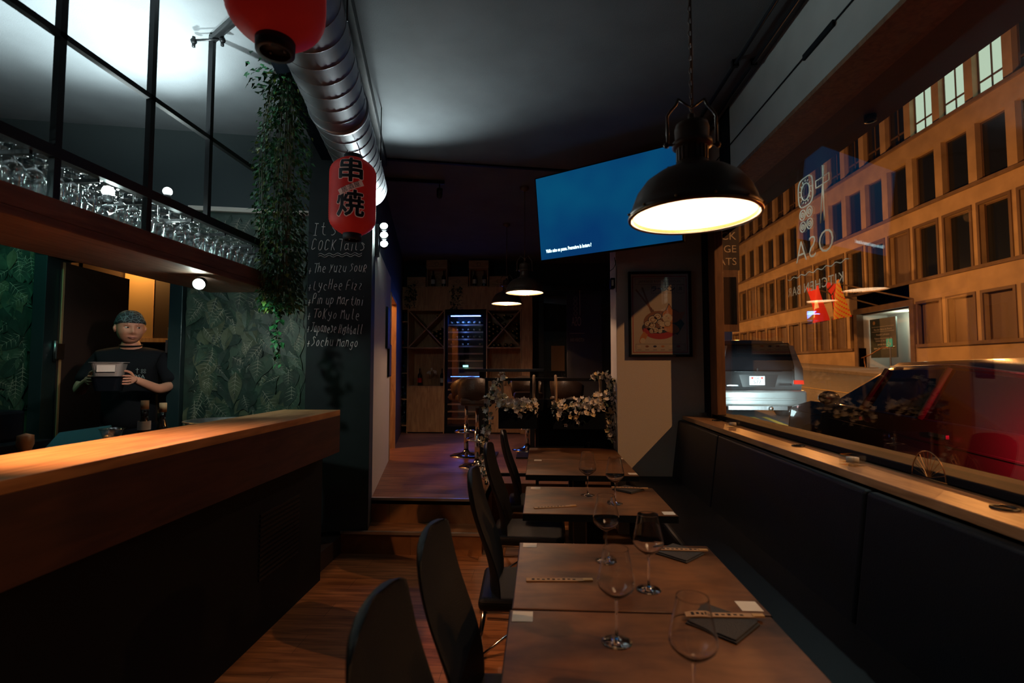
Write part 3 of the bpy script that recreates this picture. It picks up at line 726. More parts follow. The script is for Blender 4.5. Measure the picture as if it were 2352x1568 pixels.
def write(s, a0, a1, z, hgt, slope=0):
    mb = MB(); n = sum(.5 if c in " 'i" else 1 for c in s); adv = (a1-a0)/n; x = a0; cw = adv*.24
    for c in s:
        if c == ' ': x += adv*.5; continue
        j = rnd(-.08, .08); dz = rnd(-.006, .006); sc = rnd(.9, 1.1)
        if c in G:
            for stn in G[c].split():
                pts = []
                for pq in stn.split('-'):
                    gx, gy = int(pq[0]), int(pq[1])
                    px = x + (gy-4)*.0022 + (gx-(1 if c not in 'T' else .2))*cw*(1.05 if c != "i" else .5); pz = z + (gy-2)/6*hgt*sc + dz + slope*(x-a0) + j*(gx-2)*.01
                    pts.append((px+rnd(-.001, .001), -.0035, pz+rnd(-.001, .001)))
                if len(pts) == 2 and pts[0][:1] == pts[1][:1] and abs(pts[0][2]-pts[1][2]) < .003: pts[1] = (pts[1][0]+.002, -.0035, pts[1][2]-.004)
                for _ in range(2):
                    if len(pts) > 2: pts = [pts[0]] + [tuple(a_*(1-w)+b_*w for a_, b_ in zip(p, q)) for p, q in zip(pts, pts[1:]) for w in (.25, .75)] + [pts[-1]]
                mb.tube(pts, .0027, 4)
        x += adv*(.5 if c in "'i" else 1)
    mb.build('chalk_line', M_['chalkline'], t, M=KM)
write("It's", -.47, -.27, 2.60, .105)
write('COCKTails', -.48, -.04, 2.475, .09, .03)
wv = MB()
for k in range(2): wv.tube([(-.43+.012*i, -.0035, 2.44-.018*k+.008*math.sin(i*1.1)+.0007*i) for i in range(30)], .0026, 4)
wv.build('chalk_line', M_['chalkline'], t, M=KM)
write('+The Yuzu SouR', -.50, -.03, 2.285, .075, .05)
write('+LycHee Fizz', -.50, -.06, 2.145, .08, .02)
write('+Pin up Martini', -.50, -.06, 2.025, .08)
write('+ToKyo Mule', -.50, -.08, 1.91, .08, -.02)
write('+Japanese Highball', -.50, -.06, 1.80, .075, -.04)
write('+Sochu Mango', -.50, -.09, 1.685, .075, -.04)

# ---------------- wall screen ----------------
tvM = TM((.545, 4.262, 2.875), rz=R(-31.3)) @ Matrix.Rotation(R(7.5), 4, 'X')
t = thing('wall_screen', 'large blue-lit television mounted high by the white pillar', 'television', (.545, 4.262, 2.875), R(-31.3))
MB().box(-.66, .0, -.385, .66, .045, .385, M=tvM).build('housing', M_['black'], t, bevel=.006)
MB().box(-.3, .045, -.2, .3, .09, .2, M=tvM).build('bracket', M_['steelblk'], t)
m = bpy.data.materials.new('screen_picture'); m.use_nodes = True; nt = m.node_tree; nt.nodes.clear(); L_ = nt.links.new
tc = nt.nodes.new('ShaderNodeTexCoord'); n_ = nt.nodes.new('ShaderNodeTexNoise'); n_.inputs['Scale'].default_value = 1.5; n_.inputs['Detail'].default_value = 2
r_ = nt.nodes.new('ShaderNodeValToRGB'); r_.color_ramp.elements[0].position = .36; r_.color_ramp.elements[1].position = .66
r_.color_ramp.elements[0].color = (.002, .070, .16, 1); r_.color_ramp.elements[1].color = (.002, .035, .13, 1)
e_ = nt.nodes.new('ShaderNodeEmission'); e_.inputs[1].default_value = 1.0; o_ = nt.nodes.new('ShaderNodeOutputMaterial')
L_(tc.outputs['Object'], n_.inputs['Vector']); L_(n_.outputs['Fac'], r_.inputs[0]); L_(r_.outputs[0], e_.inputs[0]); L_(e_.outputs[0], o_.inputs[0])
MB().box(-.648, -.002, -.372, .648, .0, .373, M=tvM).build('screen', m, t)
MB().text('Vidéo mise en pause. Poursuivre la lecture ?', .042, tvM @ TM((-.36, -.004, -.30), rx=R(90)), ext=.0003, offset=.002, maxw=.46).build('caption', emis('caption_white', (.55, .9, 1), 2.2), t)
t = thing('junction_box', 'small black box fixed on the edge of the white pillar', 'box', (.69, 4.80, 2.29))
MB().box(.665, 4.70, 2.25, .703, 4.80, 2.345).build('housing', M_['black'], t, bevel=.004)
MB().box(.672, 4.695, 2.27, .69, 4.70, 2.325).build('cover', M_['paper'], t)
tag(MB().tube([(.69, 4.62, 2.52), (.70, 4.63, 2.46), (.68, 4.63, 2.42), (.63, 4.63, 2.38), (.60, 4.64, 2.30), (.60, 4.66, 2.2)], .003, 6).tube([(.70, 4.64, 2.5), (.708, 4.652, 2.42), (.705, 4.655, 2.2)], .002, 5).build('cable', M_['black']), 'thin black cable hanging below the television', 'cable')

# ---------------- poster ----------------
t = thing('framed_poster', 'framed ramen noodle poster with an orange cat in a bowl on the white pillar', 'poster', (1.10, 4.655, 1.60))
fx0, fx1, fz0, fz1 = .815, 1.383, 1.602, 2.388
MB().box(fx0, 4.625, fz0, fx0+.022, 4.658, fz1).box(fx1-.022, 4.625, fz0, fx1, 4.658, fz1).box(fx0+.022, 4.625, fz0, fx1-.022, 4.658, fz0+.022).box(fx0+.022, 4.625, fz1-.022, fx1-.022, 4.658, fz1).build('frame', M_['black'], t, bevel=.002)
ox, oz = fx0+.022, fz0+.022; PW, PH = fx1-fx0-.044, fz1-fz0-.044
sheet = MB().box(ox, 4.648, oz, ox+PW, 4.655, oz+PH).build('sheet', mat('poster_paper', (.60, .50, .43), .8), t)
MB().box(ox, 4.634, oz, ox+PW, 4.636, oz+PH).build('glazing', M_['glass'], t)
def PP(u, v): return (ox+PW*u, oz+PH*v)   # u to the right, v up
art = MB(); yb = 4.648
mats_art = [mat('print_red', (.50, .05, .05), .8), mat('print_dark', (.05, .05, .08), .8), mat('print_orange', (.62, .24, .08), .8), mat('print_cream', (.70, .58, .46), .8), mat('print_green', (.02, .09, .09), .8), mat('print_brown', (.30, .13, .07), .8)]
def poly(pts, m_, ly):
    k = len(pts); art.add([(PP(*p)[0], yb-.0004*ly, PP(*p)[1]) for p in pts], [tuple(range(k-1, -1, -1))], m_)
def ell(cx, cy, rx, ry, m_, ly, rot=0, a0=0, a1=360, n=24):
    ps = []
    for i in range(n):
        a = R(a0+(a1-a0)*i/(n-1 if a1-a0 < 360 else n)); x, y = rx*math.cos(a), ry*math.sin(a)
        ps.append((cx+(x*math.cos(rot)-y*math.sin(rot)), cy+(x*math.sin(rot)+y*math.cos(rot))*PW/PH))
    poly(ps, m_, ly)
def ln(p, q, w, m_, ly):
    p = Vector(p); q = Vector(q); d = q-p; nn = Vector((-d.y, d.x)).normalized()*w/2; nn.y *= PW/PH
    poly([tuple(p-nn), tuple(q-nn), tuple(q+nn), tuple(p+nn)], m_, ly)
def rect(u0, v0, u1, v1, w, m_, ly):
    h2 = w*PW/PH
    for a, b, c, d_ in ((u0, v0, u1, v0+h2), (u0, v1-h2, u1, v1), (u0, v0, u0+w, v1), (u1-w, v0, u1, v1)): poly([(a, b), (c, b), (c, d_), (a, d_)], m_, ly)
rect(.03, .022, .97, .972, .012, 0, 1); rect(.08, .87, .93, .945, .004, 1, 1); rect(.36, .76, .77, .865, .004, 1, 1); rect(.80, .76, .93, .865, .004, 1, 1); rect(.08, .04, .93, .13, .004, 1, 1)
ln((.09, .81), (.40, .52), .030, 5, 1); ln((.20, .835), (.36, .52), .030, 5, 2)
for i in range(5): ln((.33+.03*i, .60-.02*i), (.38+.02*i, .48), .007, 1, 3)
ell(.50, .33, .31, .20, 0, 2, 0, 180, 360); ell(.50, .335, .31, .13, 1, 3); ell(.49, .40, .27, .20, 5, 4)
ell(.50, .325, .285, .165, 0, 4, 0, 180, 360); ell(.22, .22, .05, .13, 2, 3, -.5); ell(.20, .17, .045, .05, 3, 4, -.5)
for (x, y, r_2) in ((.38, .43, .085), (.36, .36, .07), (.46, .47, .07), (.42, .30, .06), (.36, .29, .05), (.50, .29, .045), (.55, .33, .05), (.29, .38, .06), (.50, .40, .05)):
    ell(x, y, r_2, r_2*.9, 1, 5); ell(x, y, r_2*.86, r_2*.76, 3, 6); ell(x, y, r_2*.55, r_2*.45, 5, 7); ell(x, y, r_2*.4, r_2*.32, 3, 8)
poly([(.62, .40), (.86, .44), (.92, .38), (.80, .24), (.70, .28)], 4, 7)
ell(.68, .33, .16, .085, 2, 8, -.35); ell(.55, .375, .06, .045, 3, 9)
ell(.70, .475, .165, .125, 1, 9, -.2); ell(.70, .475, .157, .118, 2, 10, -.2); ell(.63, .45, .085, .08, 3, 11)
poly([(.60, .54), (.66, .635), (.72, .56)], 1, 8); poly([(.61, .54), (.66, .62), (.71, .56)], 2, 11); poly([(.82, .52), (.94, .53), (.86, .42)], 2, 11)
ell(.63, .38, .055, .05, 1, 11); ell(.63, .38, .05, .045, 3, 12)
ln((.60, .47), (.63, .475), .006, 1, 12); ln((.69, .48), (.72, .485), .006, 1, 12); ln((.64, .45), (.66, .45), .01, 0, 12)
for i in range(6):
    u = .14+.135*i; ell(u, .10, .03, .018, [3, 5, 1, 2, 3, 0][i], 2); ln((u-.035, .058), (u+.035, .058), .006, 1, 2)
art.build('print', mats_art, sheet)
tx = MB(); tx.text('JAPANESE RAMEN NOODLES', .030, TM((ox+PW*.505, yb-.001, oz+PH*.907), rx=R(90)), ext=.0002, spacing=1.2, maxw=PW*.72)
tx.text('ラーメン', .055, TM((ox+PW*.565, yb-.001, oz+PH*.812), rx=R(90)), ext=.0002, offset=.002)
tx.text('丼', .04, TM((ox+PW*.865, yb-.001, oz+PH*.812), rx=R(90)), ext=.0002)
tx.build('lettering', mats_art[1], sheet)

# ---------------- window lettering (reads from the street) ----------------
t = thing('window_decal', 'white sushi logo and restaurant name lettered on the shop window', 'decal', (1.56, 2.93, 1.93))
dm = vinyl('white_vinyl', (.80, .86, .84))
XD = 1.5605
def TX(y, z): return Matrix.Translation((XD, y, z)) @ Matrix(((0, 0, 1, 0), (1, 0, 0, 0), (0, 1, 0, 0), (0, 0, 0, 1)))
MB().text('OSA', .185, TX(2.915, 2.188), ext=.0004, offset=-.003, spacing=1.12, maxw=.39).build('lettering', dm, t)
for s_w, yy, ww in (('KITCHEN', 2.84, .385), ('BAR', 3.147, .148)): MB().text(s_w, .078, TX(yy, 1.968), ext=.0004, offset=-.0002, spacing=1.15, maxw=ww).build('lettering', dm, t)
def dl(pts, r, closed=False): return MB().tube([(XD, y, z) for y, z in pts], r, 5, closed=closed)
w = MB(); w.tube([(XD, 2.60+.0105*i, 2.052+.006*math.sin(i*.75)) for i in range(60)], .0026, 4); w.build('wavy_line', dm, t)
for (y, z, rr) in ((3.026, 2.407, .030), (2.95, 2.407, .030), (3.026, 2.336, .030), (2.95, 2.336, .030)):
    m_ = MB()
    for q in (1, .45): m_.tube([(XD, y+rr*q*math.cos(a), z+rr*q*math.sin(a)) for a in [k*math.pi/12 for k in range(24)]], .0032, 5, closed=True)
    m_.box(XD-.001, y-.003, z-.003, XD+.001, y+.003, z+.003); m_.build('roll_symbol', dm, t)
m_ = MB(); cy, cz_ = 2.985, 2.535
m_.tube([(XD, cy+.078*(abs(math.cos(a))**.55)*(1 if math.cos(a) > 0 else -1), cz_+.085*(abs(math.sin(a))**.55)*(1 if math.sin(a) > 0 else -1)) for a in [k*math.pi/20 for k in range(40)]], .0036, 5, closed=True)
m_.tube([(XD, cy+.046*math.cos(a), cz_+.05*math.sin(a)) for a in [k*math.pi/14 for k in range(28)]], .0034, 5, closed=True)
for k in range(14):
    a = k*math.pi/7+.2; m_.tube([(XD, cy+.055*math.cos(a), cz_+.06*math.sin(a)), (XD, cy+.066*math.cos(a+.08), cz_+.072*math.sin(a+.08))], .003, 4)
m_.build('donut_symbol', dm, t)
m_ = MB()
for a, b in (((2.805, 2.62), (2.80, 2.31)), ((2.79, 2.615), (2.84, 2.305))): m_.tube([(XD, *a), (XD, *b)], .003, 5)
m_.tube([(XD, 2.745, 2.555), (XD, 2.875, 2.555), (XD, 2.875, 2.515), (XD, 2.745, 2.515)], .003, 5, closed=True)
m_.build('chopstick_symbol', dm, t)
# ---------------- on the dining tables ----------------
gp = [(.0405, 0), (.0415, .0012), (.034, .003), (.012, .0065), (.0045, .014), (.0036, .04), (.0036, .100), (.005, .112), (.014, .118), (.034, .132), (.048, .146), (.0518, .157), (.0500, .172), (.0455, .195), (.0385, .227), (.0345, .252)]
gi = [(.0333, .252), (.0373, .227), (.0443, .195), (.0488, .172), (.0505, .158), (.0468, .148), (.033, .135), (.0135, .1225), (.0005, .1195)]
M_['bowlglass'] = thin_glass('bowl_glass', (.96, .97, .97), .05, 1.0, .02)
def wine(loc, lab):
    t = thing('wine_glass', lab, 'glass', loc, 0, 'wine glasses on the dining tables'); M = TM(loc)
    MB().lathe([(.0004, .0)] + gp[:8], 32).build('stem', M_['rglass'], t, M=M)
    prof = gp[8:-1] + [(.0348, .250), (.0345, .2515), (.0342, .2523), (.0338, .2523), (.0334, .2515), (.0336, .250)] + gi[1:]
    MB().lathe([(.0004, .1125)] + prof, 48).build('bowl', M_['rglass'], t, M=M)
wine((.279, 3.023, .7505), 'wine glass farthest back, at the left on the lone middle table')
wine((.414, 2.849, .7505), 'wine glass at the right on the lone middle table, beside the folded napkin')
wine((.256, 2.01, .7505), 'wine glass near the far edge of the second table from the front')
wine((.366, 1.763, .7505), 'wine glass standing clear on the second table, right of two overlapping ones')
wine((.208, 1.429, .7505), 'wine glass at the left on the nearest table')
wine((.33, 1.14, .7505), 'largest and nearest wine glass, its foot cut off by the photo edge')
def chop(c, ang, lab, z=.7505, L=.235, col='papertan'):
    t = thing('chopstick_packet', lab, 'chopsticks', (c[0], c[1], z), 0, 'chopsticks in paper sleeves'); M = TM((c[0], c[1], z), rz=ang)
    MB().box(-L/2, -.0125, 0, L/2-.03, .0125, .004).build('paper_sleeve', M_['sleeve'], t, M=M, bevel=.001)
    MB().box(L/2-.034, -.008, .0005, L/2, -.001, .0055).box(L/2-.034, .001, .0005, L/2, .008, .0055).build('chopstick_end', M_['papertan'], t, M=M)
    p = MB()
    for i in range(9): p.box(-L/2+.02+i*.018, -.006+.002*(i % 2), .0041, -L/2+.03+i*.018, .006-.002*(i % 3), .0046)
    p.build('print', M_['black'], t, M=M)['kind'] = 'stuff'
M_['sleeve'] = mat('chopstick_sleeve', (.38, .24, .14), .8)
def napkin(c, ang, s, lab):
    M = TM((c[0], c[1], .7503), rz=ang)
    mb = MB().prism([(-s/2, -s/2), (s/2, -s/2), (s/2, s/2), (-s/2, s/2)], 0, .006, axis='z', M=M).prism([(-s/2+.004, -s/2+.004), (s/2-.002, -s/2+.006), (s/2-.006, s/2-.004), (-s/2+.006, s/2-.006)], .006, .011, axis='z', M=M)
    tag(mb.build('folded_napkin', M_['cloth'], bevel=.002), lab, 'napkin', 'folded black napkins')
napkin((.53, 1.54), R(45), .155, 'folded black napkin with chopsticks on the nearest table')
napkin((.56, 2.10), R(45), .145, 'folded black napkin with chopsticks on the second table')
napkin((.54, 3.16), R(45), .14, 'folded black napkin with chopsticks on the lone middle table')
chop((.545, 1.568), .02, 'chopsticks in a paper sleeve lying on the nearest black napkin', .762)
chop((.575, 2.112), -.03, 'chopsticks in a paper sleeve lying on the napkin of the second table', .762, .20)
chop((.55, 3.165), -.1, 'chopsticks in a paper sleeve on the napkin of the lone middle table', .762, .22)
chop((.066, 1.82), .05, 'chopsticks in a paper sleeve lying bare at the left of the second table')
chop((.08, 2.757), .25, 'chopsticks in a paper sleeve lying bare at the left of the middle table')
def card(c, w, d, lab):
    tag(MB().box(c[0]-w/2, c[1]-d/2, .7502, c[0]+w/2, c[1]+d/2, .7512).build('paper_card', M_['paper']), lab, 'card', 'small white menu cards')
card((-.055, 1.555), .062, .062, 'small white card at the far left corner of the nearest table')
card((.655, 1.66), .065, .065, 'small white card at the near right corner of the second table')
card((-.045, 2.165), .058, .05, 'small white card at the far left corner of the second table')
card((.662, 2.675), .06, .055, 'small white card at the near right corner of the middle table')
card((-.03, 3.18), .06, .06, 'small white card at the far left corner of the middle table')
card((.655, 3.645), .06, .06, 'small white card at the near right corner of the fourth table')
card((-.02, 4.13), .06, .06, 'small white card at the far left corner of the fourth table')
card((.655, 4.25), .06, .06, 'small white card at the near right corner of the farthest table')
# ---------------- on the window ledge ----------------
def ring(c, r, lab):
    t = thing('cable_grommet', lab, 'grommet', (c[0], c[1], 1.0705), 0, 'round dark grommets in the window ledge'); M = TM((c[0], c[1], 1.0705))
    MB().lathe([(r*.72, .001), (r*.74, .005), (r*.95, .006), (r, .001)], 32).build('rim', M_['steelblk'], t, M=M)
    MB().lathe([(.0004, .0012), (r*.73, .0012)], 32).build('well', M_['black'], t, M=M)
ring((1.45, 4.21), .045, 'round grommet in the ledge near its far corner'); ring((1.425, 2.879), .034, 'round steel grommet in the middle of the window ledge'); ring((1.42, 1.64), .036, 'round grommet in the nearest part of the window ledge')
def votive(c, lab):
    t = thing('tealight_holder', lab, 'candle holder', (c[0], c[1], 1.0705), 0, 'glass tealight holders on the ledge'); M = TM((c[0], c[1], 1.0705), rz=.3)
    s = .036
    MB().prism([(-s, -s), (s, -s), (s, s), (-s, s)], 0, .012, axis='z').box(-s, -s, .012, -s+.007, s, .045).box(s-.007, -s, .012, s, s, .045).box(-s+.007, -s, .012, s-.007, -s+.007, .045).box(-s+.007, s-.007, .012, s-.007, s, .045).build('glass_block', M_['bowlglass'], t, M=M)
    MB().cyl(0, 0, .0125, .034, .025).build('tealight', M_['paper'], t, M=M)
votive((1.40, 3.76), 'square glass tealight holder near the far end of the ledge'); votive((1.385, 2.33), 'square glass tealight holder on the ledge above the bench seam')
fan = MB(); c = Vector((1.50, 2.05, 1.0725))
fan.tube([c+Vector((0, .085*math.cos(a), .105*math.sin(a))) for a in [k*math.pi/20 for k in range(21)]], .0022, 5)
for k in range(1, 12):
    a = math.pi*k/12; fan.tube([c+Vector((0, .008*math.cos(a), .006)), c+Vector((0, .03*math.cos(a), .045*math.sin(a))), c+Vector((0, .085*math.cos(a), .105*math.sin(a)))], .0013, 4)
fan.tube([c+Vector((0, -.09, 0)), c+Vector((0, .09, 0))], .0025, 5)
tag(fan.build('wire_fan', M_['brass']), 'small fan-shaped wire ornament standing against the window', 'ornament')
tag(MB().box(1.44, 4.60, 1.07, 1.50, 4.65, 1.10).build('latch', M_['steel'], bevel=.004), 'small pale metal latch at the far corner of the ledge', 'latch')

# ---------------- on the bar ----------------
def bottle(name, loc, h, r, m_, lab, grp=None, cork=None, label=None, cat='bottle', lz=(.18, .45), neckr=.3):
    t = thing(name, lab, cat, loc, 0, grp); M = TM(loc)
    MB().lathe([(.0004, 0), (r*.96, .0), (r, .006), (r, h*.58), (r*.92, h*.64), (r*neckr*1.1, h*.76), (r*neckr, h*.80), (r*neckr, h*.97), (r*neckr*1.15, h*.97), (r*neckr*1.15, h), (.0004, h)], 20).build('bottle_glass', m_, t, M=M)
    if label: MB().lathe([(r+.0006, h*lz[0]), (r+.0006, h*lz[1])], 20).build('bottle_label', label, t, M=M)
    if cork: MB().cyl(0, 0, h-.005, h+cork[1], cork[0], 16).build('cork_stopper', M_['cork'], t, M=M)
    return t
bottle('oil_bottle', (-2.292, 2.80, 1.0), .262, .032, M_['bottle'], 'tall dark bottle with white label and cork stopper behind the bar', cork=(.020, .05), label=M_['paper'], lz=(.55, .74), neckr=.6)
bottle('oil_bottle', (-2.275, 2.92, 1.0), .24, .030, M_['bottle'], 'shorter dark bottle with cork stopper, right of the labelled one', cork=(.020, .05), neckr=.55)
t = thing('mixing_glass', 'ribbed crystal mixing glass standing behind the bar counter', 'glass', (-2.22, 2.50, 1.015)); M = TM((-2.22, 2.50, 1.015))
mb = MB(); n = 40; prof = [(.036, 0), (.036, .10), (.040, .13), (.050, .165), (.056, .172), (.052, .172), (.038, .135), (.033, .10), (.033, .01), (.0004, .008)]
vs = []; fs = []
for (r, z) in prof:
    for j in range(n):
        a = 2*math.pi*j/n; q = r*(1+(.035*math.cos(10*a) if z > .005 else 0)); vs.append((q*math.cos(a), q*math.sin(a), z))
for i in range(len(prof)-1):
    for j in range(n): fs.append((i*n+j, i*n+(j+1) % n, (i+1)*n+(j+1) % n, (i+1)*n+j))
mb.add(vs, fs, 0, M, True); mb.build('glass_body', M_['rackglass'], t)
tag(MB().lathe([(.001, .004), (.12, .0), (.15, .03), (.185, .165), (.20, .168), (.20, .172), (.18, .172), (.145, .035), (.115, .008), (.001, .01)], 40, (-2.01, 3.06, 1.003)).build('steel_bowl', M_['steel']), 'wide steel bowl at the right end of the work counter', 'bowl')
tag(MB().box(-.13, -.12, 0, .13, .12, .012, M=TM((-2.47, 2.55, 1.095), rx=R(32), ry=R(-8), rz=.2)).build('cutting_board', M_['teal'], bevel=.003), 'teal plastic cutting board leaning behind the bar', 'board')
tag(MB().lathe([(.0004, 0), (.035, 0), (.035, .02), (.024, .06), (.022, .12), (.032, .15), (.030, .19), (.0004, .20)], 20, (-2.37, 2.2, 1.0)).build('pepper_mill', M_['barwood']), 'reddish wooden pepper mill at the left behind the bar', 'pepper mill')
t = thing('coffee_machine', 'dark machine standing before the green wallpaper at the far left', 'machine', (-3.6, 3.0, .14))
MB().box(-4.2, 2.75, .14, -3.3, 3.25, 1.02).build('cabinet', M_['black'], t, bevel=.005)
MB().box(-4.1, 2.8, 1.02, -3.45, 3.2, 1.22).build('housing', M_['black'], t, bevel=.02)
MB().box(-4.05, 2.79, 1.06, -3.6, 2.80, 1.16).build('front_panel', M_['steelblk'], t)

# ---------------- kitchen seen through the doorway ----------------
KG = KM
t = thing('kitchen_door', 'open dark brown kitchen door with steel hinges', 'door', tuple(KG @ Vector((-2.37, .2, .14))), KA)
DL = KG @ TM((-2.36, .10, 0), rz=R(85))
MB().box(0, 0, .16, .76, .035, 2.33, M=DL).build('door_leaf', M_['brownpan'], t)
MB().box(.0, -.006, .16, .02, 0, 2.33, M=DL).build('edge_strip', M_['beige'], t)
for z in (1.55, .75): MB().cyl(0, 0, z, z+.16, .012, 12, M=KG @ TM((-2.36, .06, 0))).box(-2.345, .04, z+.02, -2.335, .12, z+.14, M=KG).build('hinge', M_['steel'], t)
for z in (1.62,): MB().cyl(0, 0, z-.12, z+.2, .010, 12, M=KG @ TM((-1.545, .02, 0))).box(-1.56, .0, z, -1.53, .04, z+.1, M=KG).build('hinge', M_['steel'], t)
t = thing('kitchen_cabinet', 'tall kitchen cabinet with a brightly lit ochre door behind the cook', 'cabinet', tuple(KG @ Vector((-2.0, 1.5, .14))), KA)
MB().box(-2.9, 1.2, .14, -2.56, 1.72, 2.9, M=KG).build('tall_unit', M_['brownpan'], t)
MB().box(-2.55, 1.25, 1.80, -2.285, 1.72, 2.9, M=KG).build('door', M_['beige'], t, bevel=.003)
MB().box(-2.283, 1.24, 1.80, -2.272, 1.72, 2.9, M=KG).build('edge_strip', M_['cab'], t)
MB().box(-2.27, 1.25, 1.80, -1.2, 1.72, 2.9, M=KG).build('door', M_['brownpan'], t, bevel=.003)
MB().box(-2.55, 1.22, 1.76, -1.2, 1.72, 1.80, M=KG).build('shelf', M_['cab'], t)
t = thing('kitchen_worktop', 'stainless kitchen worktop glowing orange behind the cook', 'counter', tuple(KG @ Vector((-1.8, 1.2, .14))), KA)
MB().box(-2.55, 1.0, 1.03, -.92, 1.74, 1.07, M=KG).build('worktop', M_['steel'], t)
MB().box(-2.55, 1.05, .14, -.92, 1.74, 1.03, M=KG).build('base', M_['steel'], t)
MB().box(-1.5, 1.3, 1.07, -.95, 1.7, 1.34, M=KG).build('oven', M_['brass'], t, bevel=.01)

# ---------------- railing with flower boxes ----------------
t = thing('railing', 'black steel railing on the raised floor edge carrying flower boxes', 'railing', (.1, 4.88, .38))
MB().box(-.535, 4.86, 1.375, .70, 4.90, 1.405).build('top_rail', M_['steelblk'], t)
for x in (-.52, -.03, .685): MB().box(x-.015, 4.865, .381, x+.015, 4.895, 1.375).build('post', M_['steelblk'], t)
MB().box(-.505, 4.87, .46, -.045, 4.89, .49).build('bottom_rail', M_['steelblk'], t)
MB().box(-.015, 4.872, .42, .67, 4.888, 1.20).build('panel', M_['black'], t)
def blossom(mb, p, s, d=None):
    d = d or Vector((rnd(-1, 1), rnd(-1.4, -.1), rnd(-.6, 1))); d.normalize(); u = d.orthogonal().normalized(); w_ = d.cross(u)
    mt = random.choice([0, 0, 0, 1])
    for k in range(5):
        a = k*1.2566+rnd(-.1, .1); q = (u*math.cos(a)+w_*math.sin(a)); leaf5(mb, Vector(p), q+d*.45, d, s, s*.85, mt, -.15)
def blossoms(fn, n, s0, s1):
    mb = MB()
    for i in range(n): blossom(mb, fn(), rnd(s0, s1))
    return mb
def leaves(fn, n, s0, s1):
    mb = MB()
    for i in range(n): leaf5(mb, fn(), (rnd(-1, 1), rnd(-1, .3), rnd(-1, .6)), (0, 0, 1), rnd(s0, s1), rnd(s0, s1)*.7, random.choice([0, 0, 1]))
    return mb
def flower_box(x0, x1, lab, drop, fn, fl):
    t = thing('flower_box', lab, 'planter', ((x0+x1)/2, 4.78, drop))
    b = MB().box(x0, 4.70, drop, x1, 4.712, drop+.19).box(x0, 4.845, drop, x1, 4.857, drop+.19).box(x0, 4.712, drop, x0+.012, 4.845, drop+.19).box(x1-.012, 4.712, drop, x1, 4.845, drop+.19).box(x0+.012, 4.712, drop, x1-.012, 4.845, drop+.015)
    b.build('box', M_['black'], t)
    for x in (x0+.03, x1-.03):
        p = []
        for k in range(15):
            a = k/14*math.pi; p.append((x, 4.78-.045*math.cos(a)*1.0, drop+.16+.31*math.sin(a)**.5 if 0 < k < 14 else drop+.16))
        MB().tube([(x, 4.775, drop+.15), (x, 4.80, 1.33), (x, 4.84, 1.415), (x, 4.88, 1.425), (x, 4.92, 1.39)], .013, 8).build('rope_handle', M_['rope'], t)
    blossoms(fn, int(fl*1.1), .024, .040).build('blossoms', [M_['petal'], M_['petaly']], t)['kind'] = 'stuff'
    leaves(fn, 70, .03, .05).build('foliage', [M_['leafa'], M_['leafb']], t)['kind'] = 'stuff'
def f1():
    x = rnd(-.42, -.04); return Vector((x, 4.70+rnd(-.05, .12), 1.12+rnd(-.02, .09)+(.08*max(0, (-.28-x)/.14)) - (.05 if rnd(0, 1) < .3 else 0)))
def f2():
    x = rnd(.12, .62); return Vector((x, 4.70+rnd(-.05, .12), 1.12+rnd(-.10, .06)+.10*(x-.12)/.5+(rnd(-.08, 0) if .2 < x < .5 else 0)))
flower_box(-.39, -.03, 'black box of white blossoms hung on ropes at the left of the railing', .935, f1, 130)
flower_box(.12, .60, 'black box of white blossoms hung on ropes at the right of the railing', .935, f2, 170)
def garl(lab, path, n, wd):
    path = [Vector(p) for p in path]
    t = thing('flower_garland', lab, 'garland', tuple(path[-1]))
    def fn():
        u = rnd(0, len(path)-1.001); i = int(u); p = path[i].lerp(path[i+1], u-i); return p+Vector((rnd(-wd, wd), rnd(-wd, wd), rnd(-.02, .02)))
    MB().tube(path, .003, 5).build('garland_stem', M_['leafc'], t)
    blossoms(fn, int(n*.9), .024, .038).build('blossoms', [M_['petal'], M_['petaly']], t)['kind'] = 'stuff'
    leaves(fn, int(n*1.1), .03, .055).build('foliage', [M_['leafa'], M_['leafb']], t)['kind'] = 'stuff'
garl('garland of white blossoms trailing down the left railing post', [(-.33, 4.80, 1.42), (-.45, 4.80, 1.32), (-.50, 4.78, 1.15), (-.49, 4.76, .95), (-.53, 4.74, .78), (-.54, 4.72, .6), (-.50, 4.7, .45)], 95, .045)
garl('garland of white blossoms trailing down beside the white pillar', [(.50, 4.80, 1.42), (.60, 4.78, 1.44), (.67, 4.76, 1.38), (.69, 4.75, 1.2), (.66, 4.75, 1.05), (.64, 4.75, .93), (.70, 4.74, .82)], 85, .035)

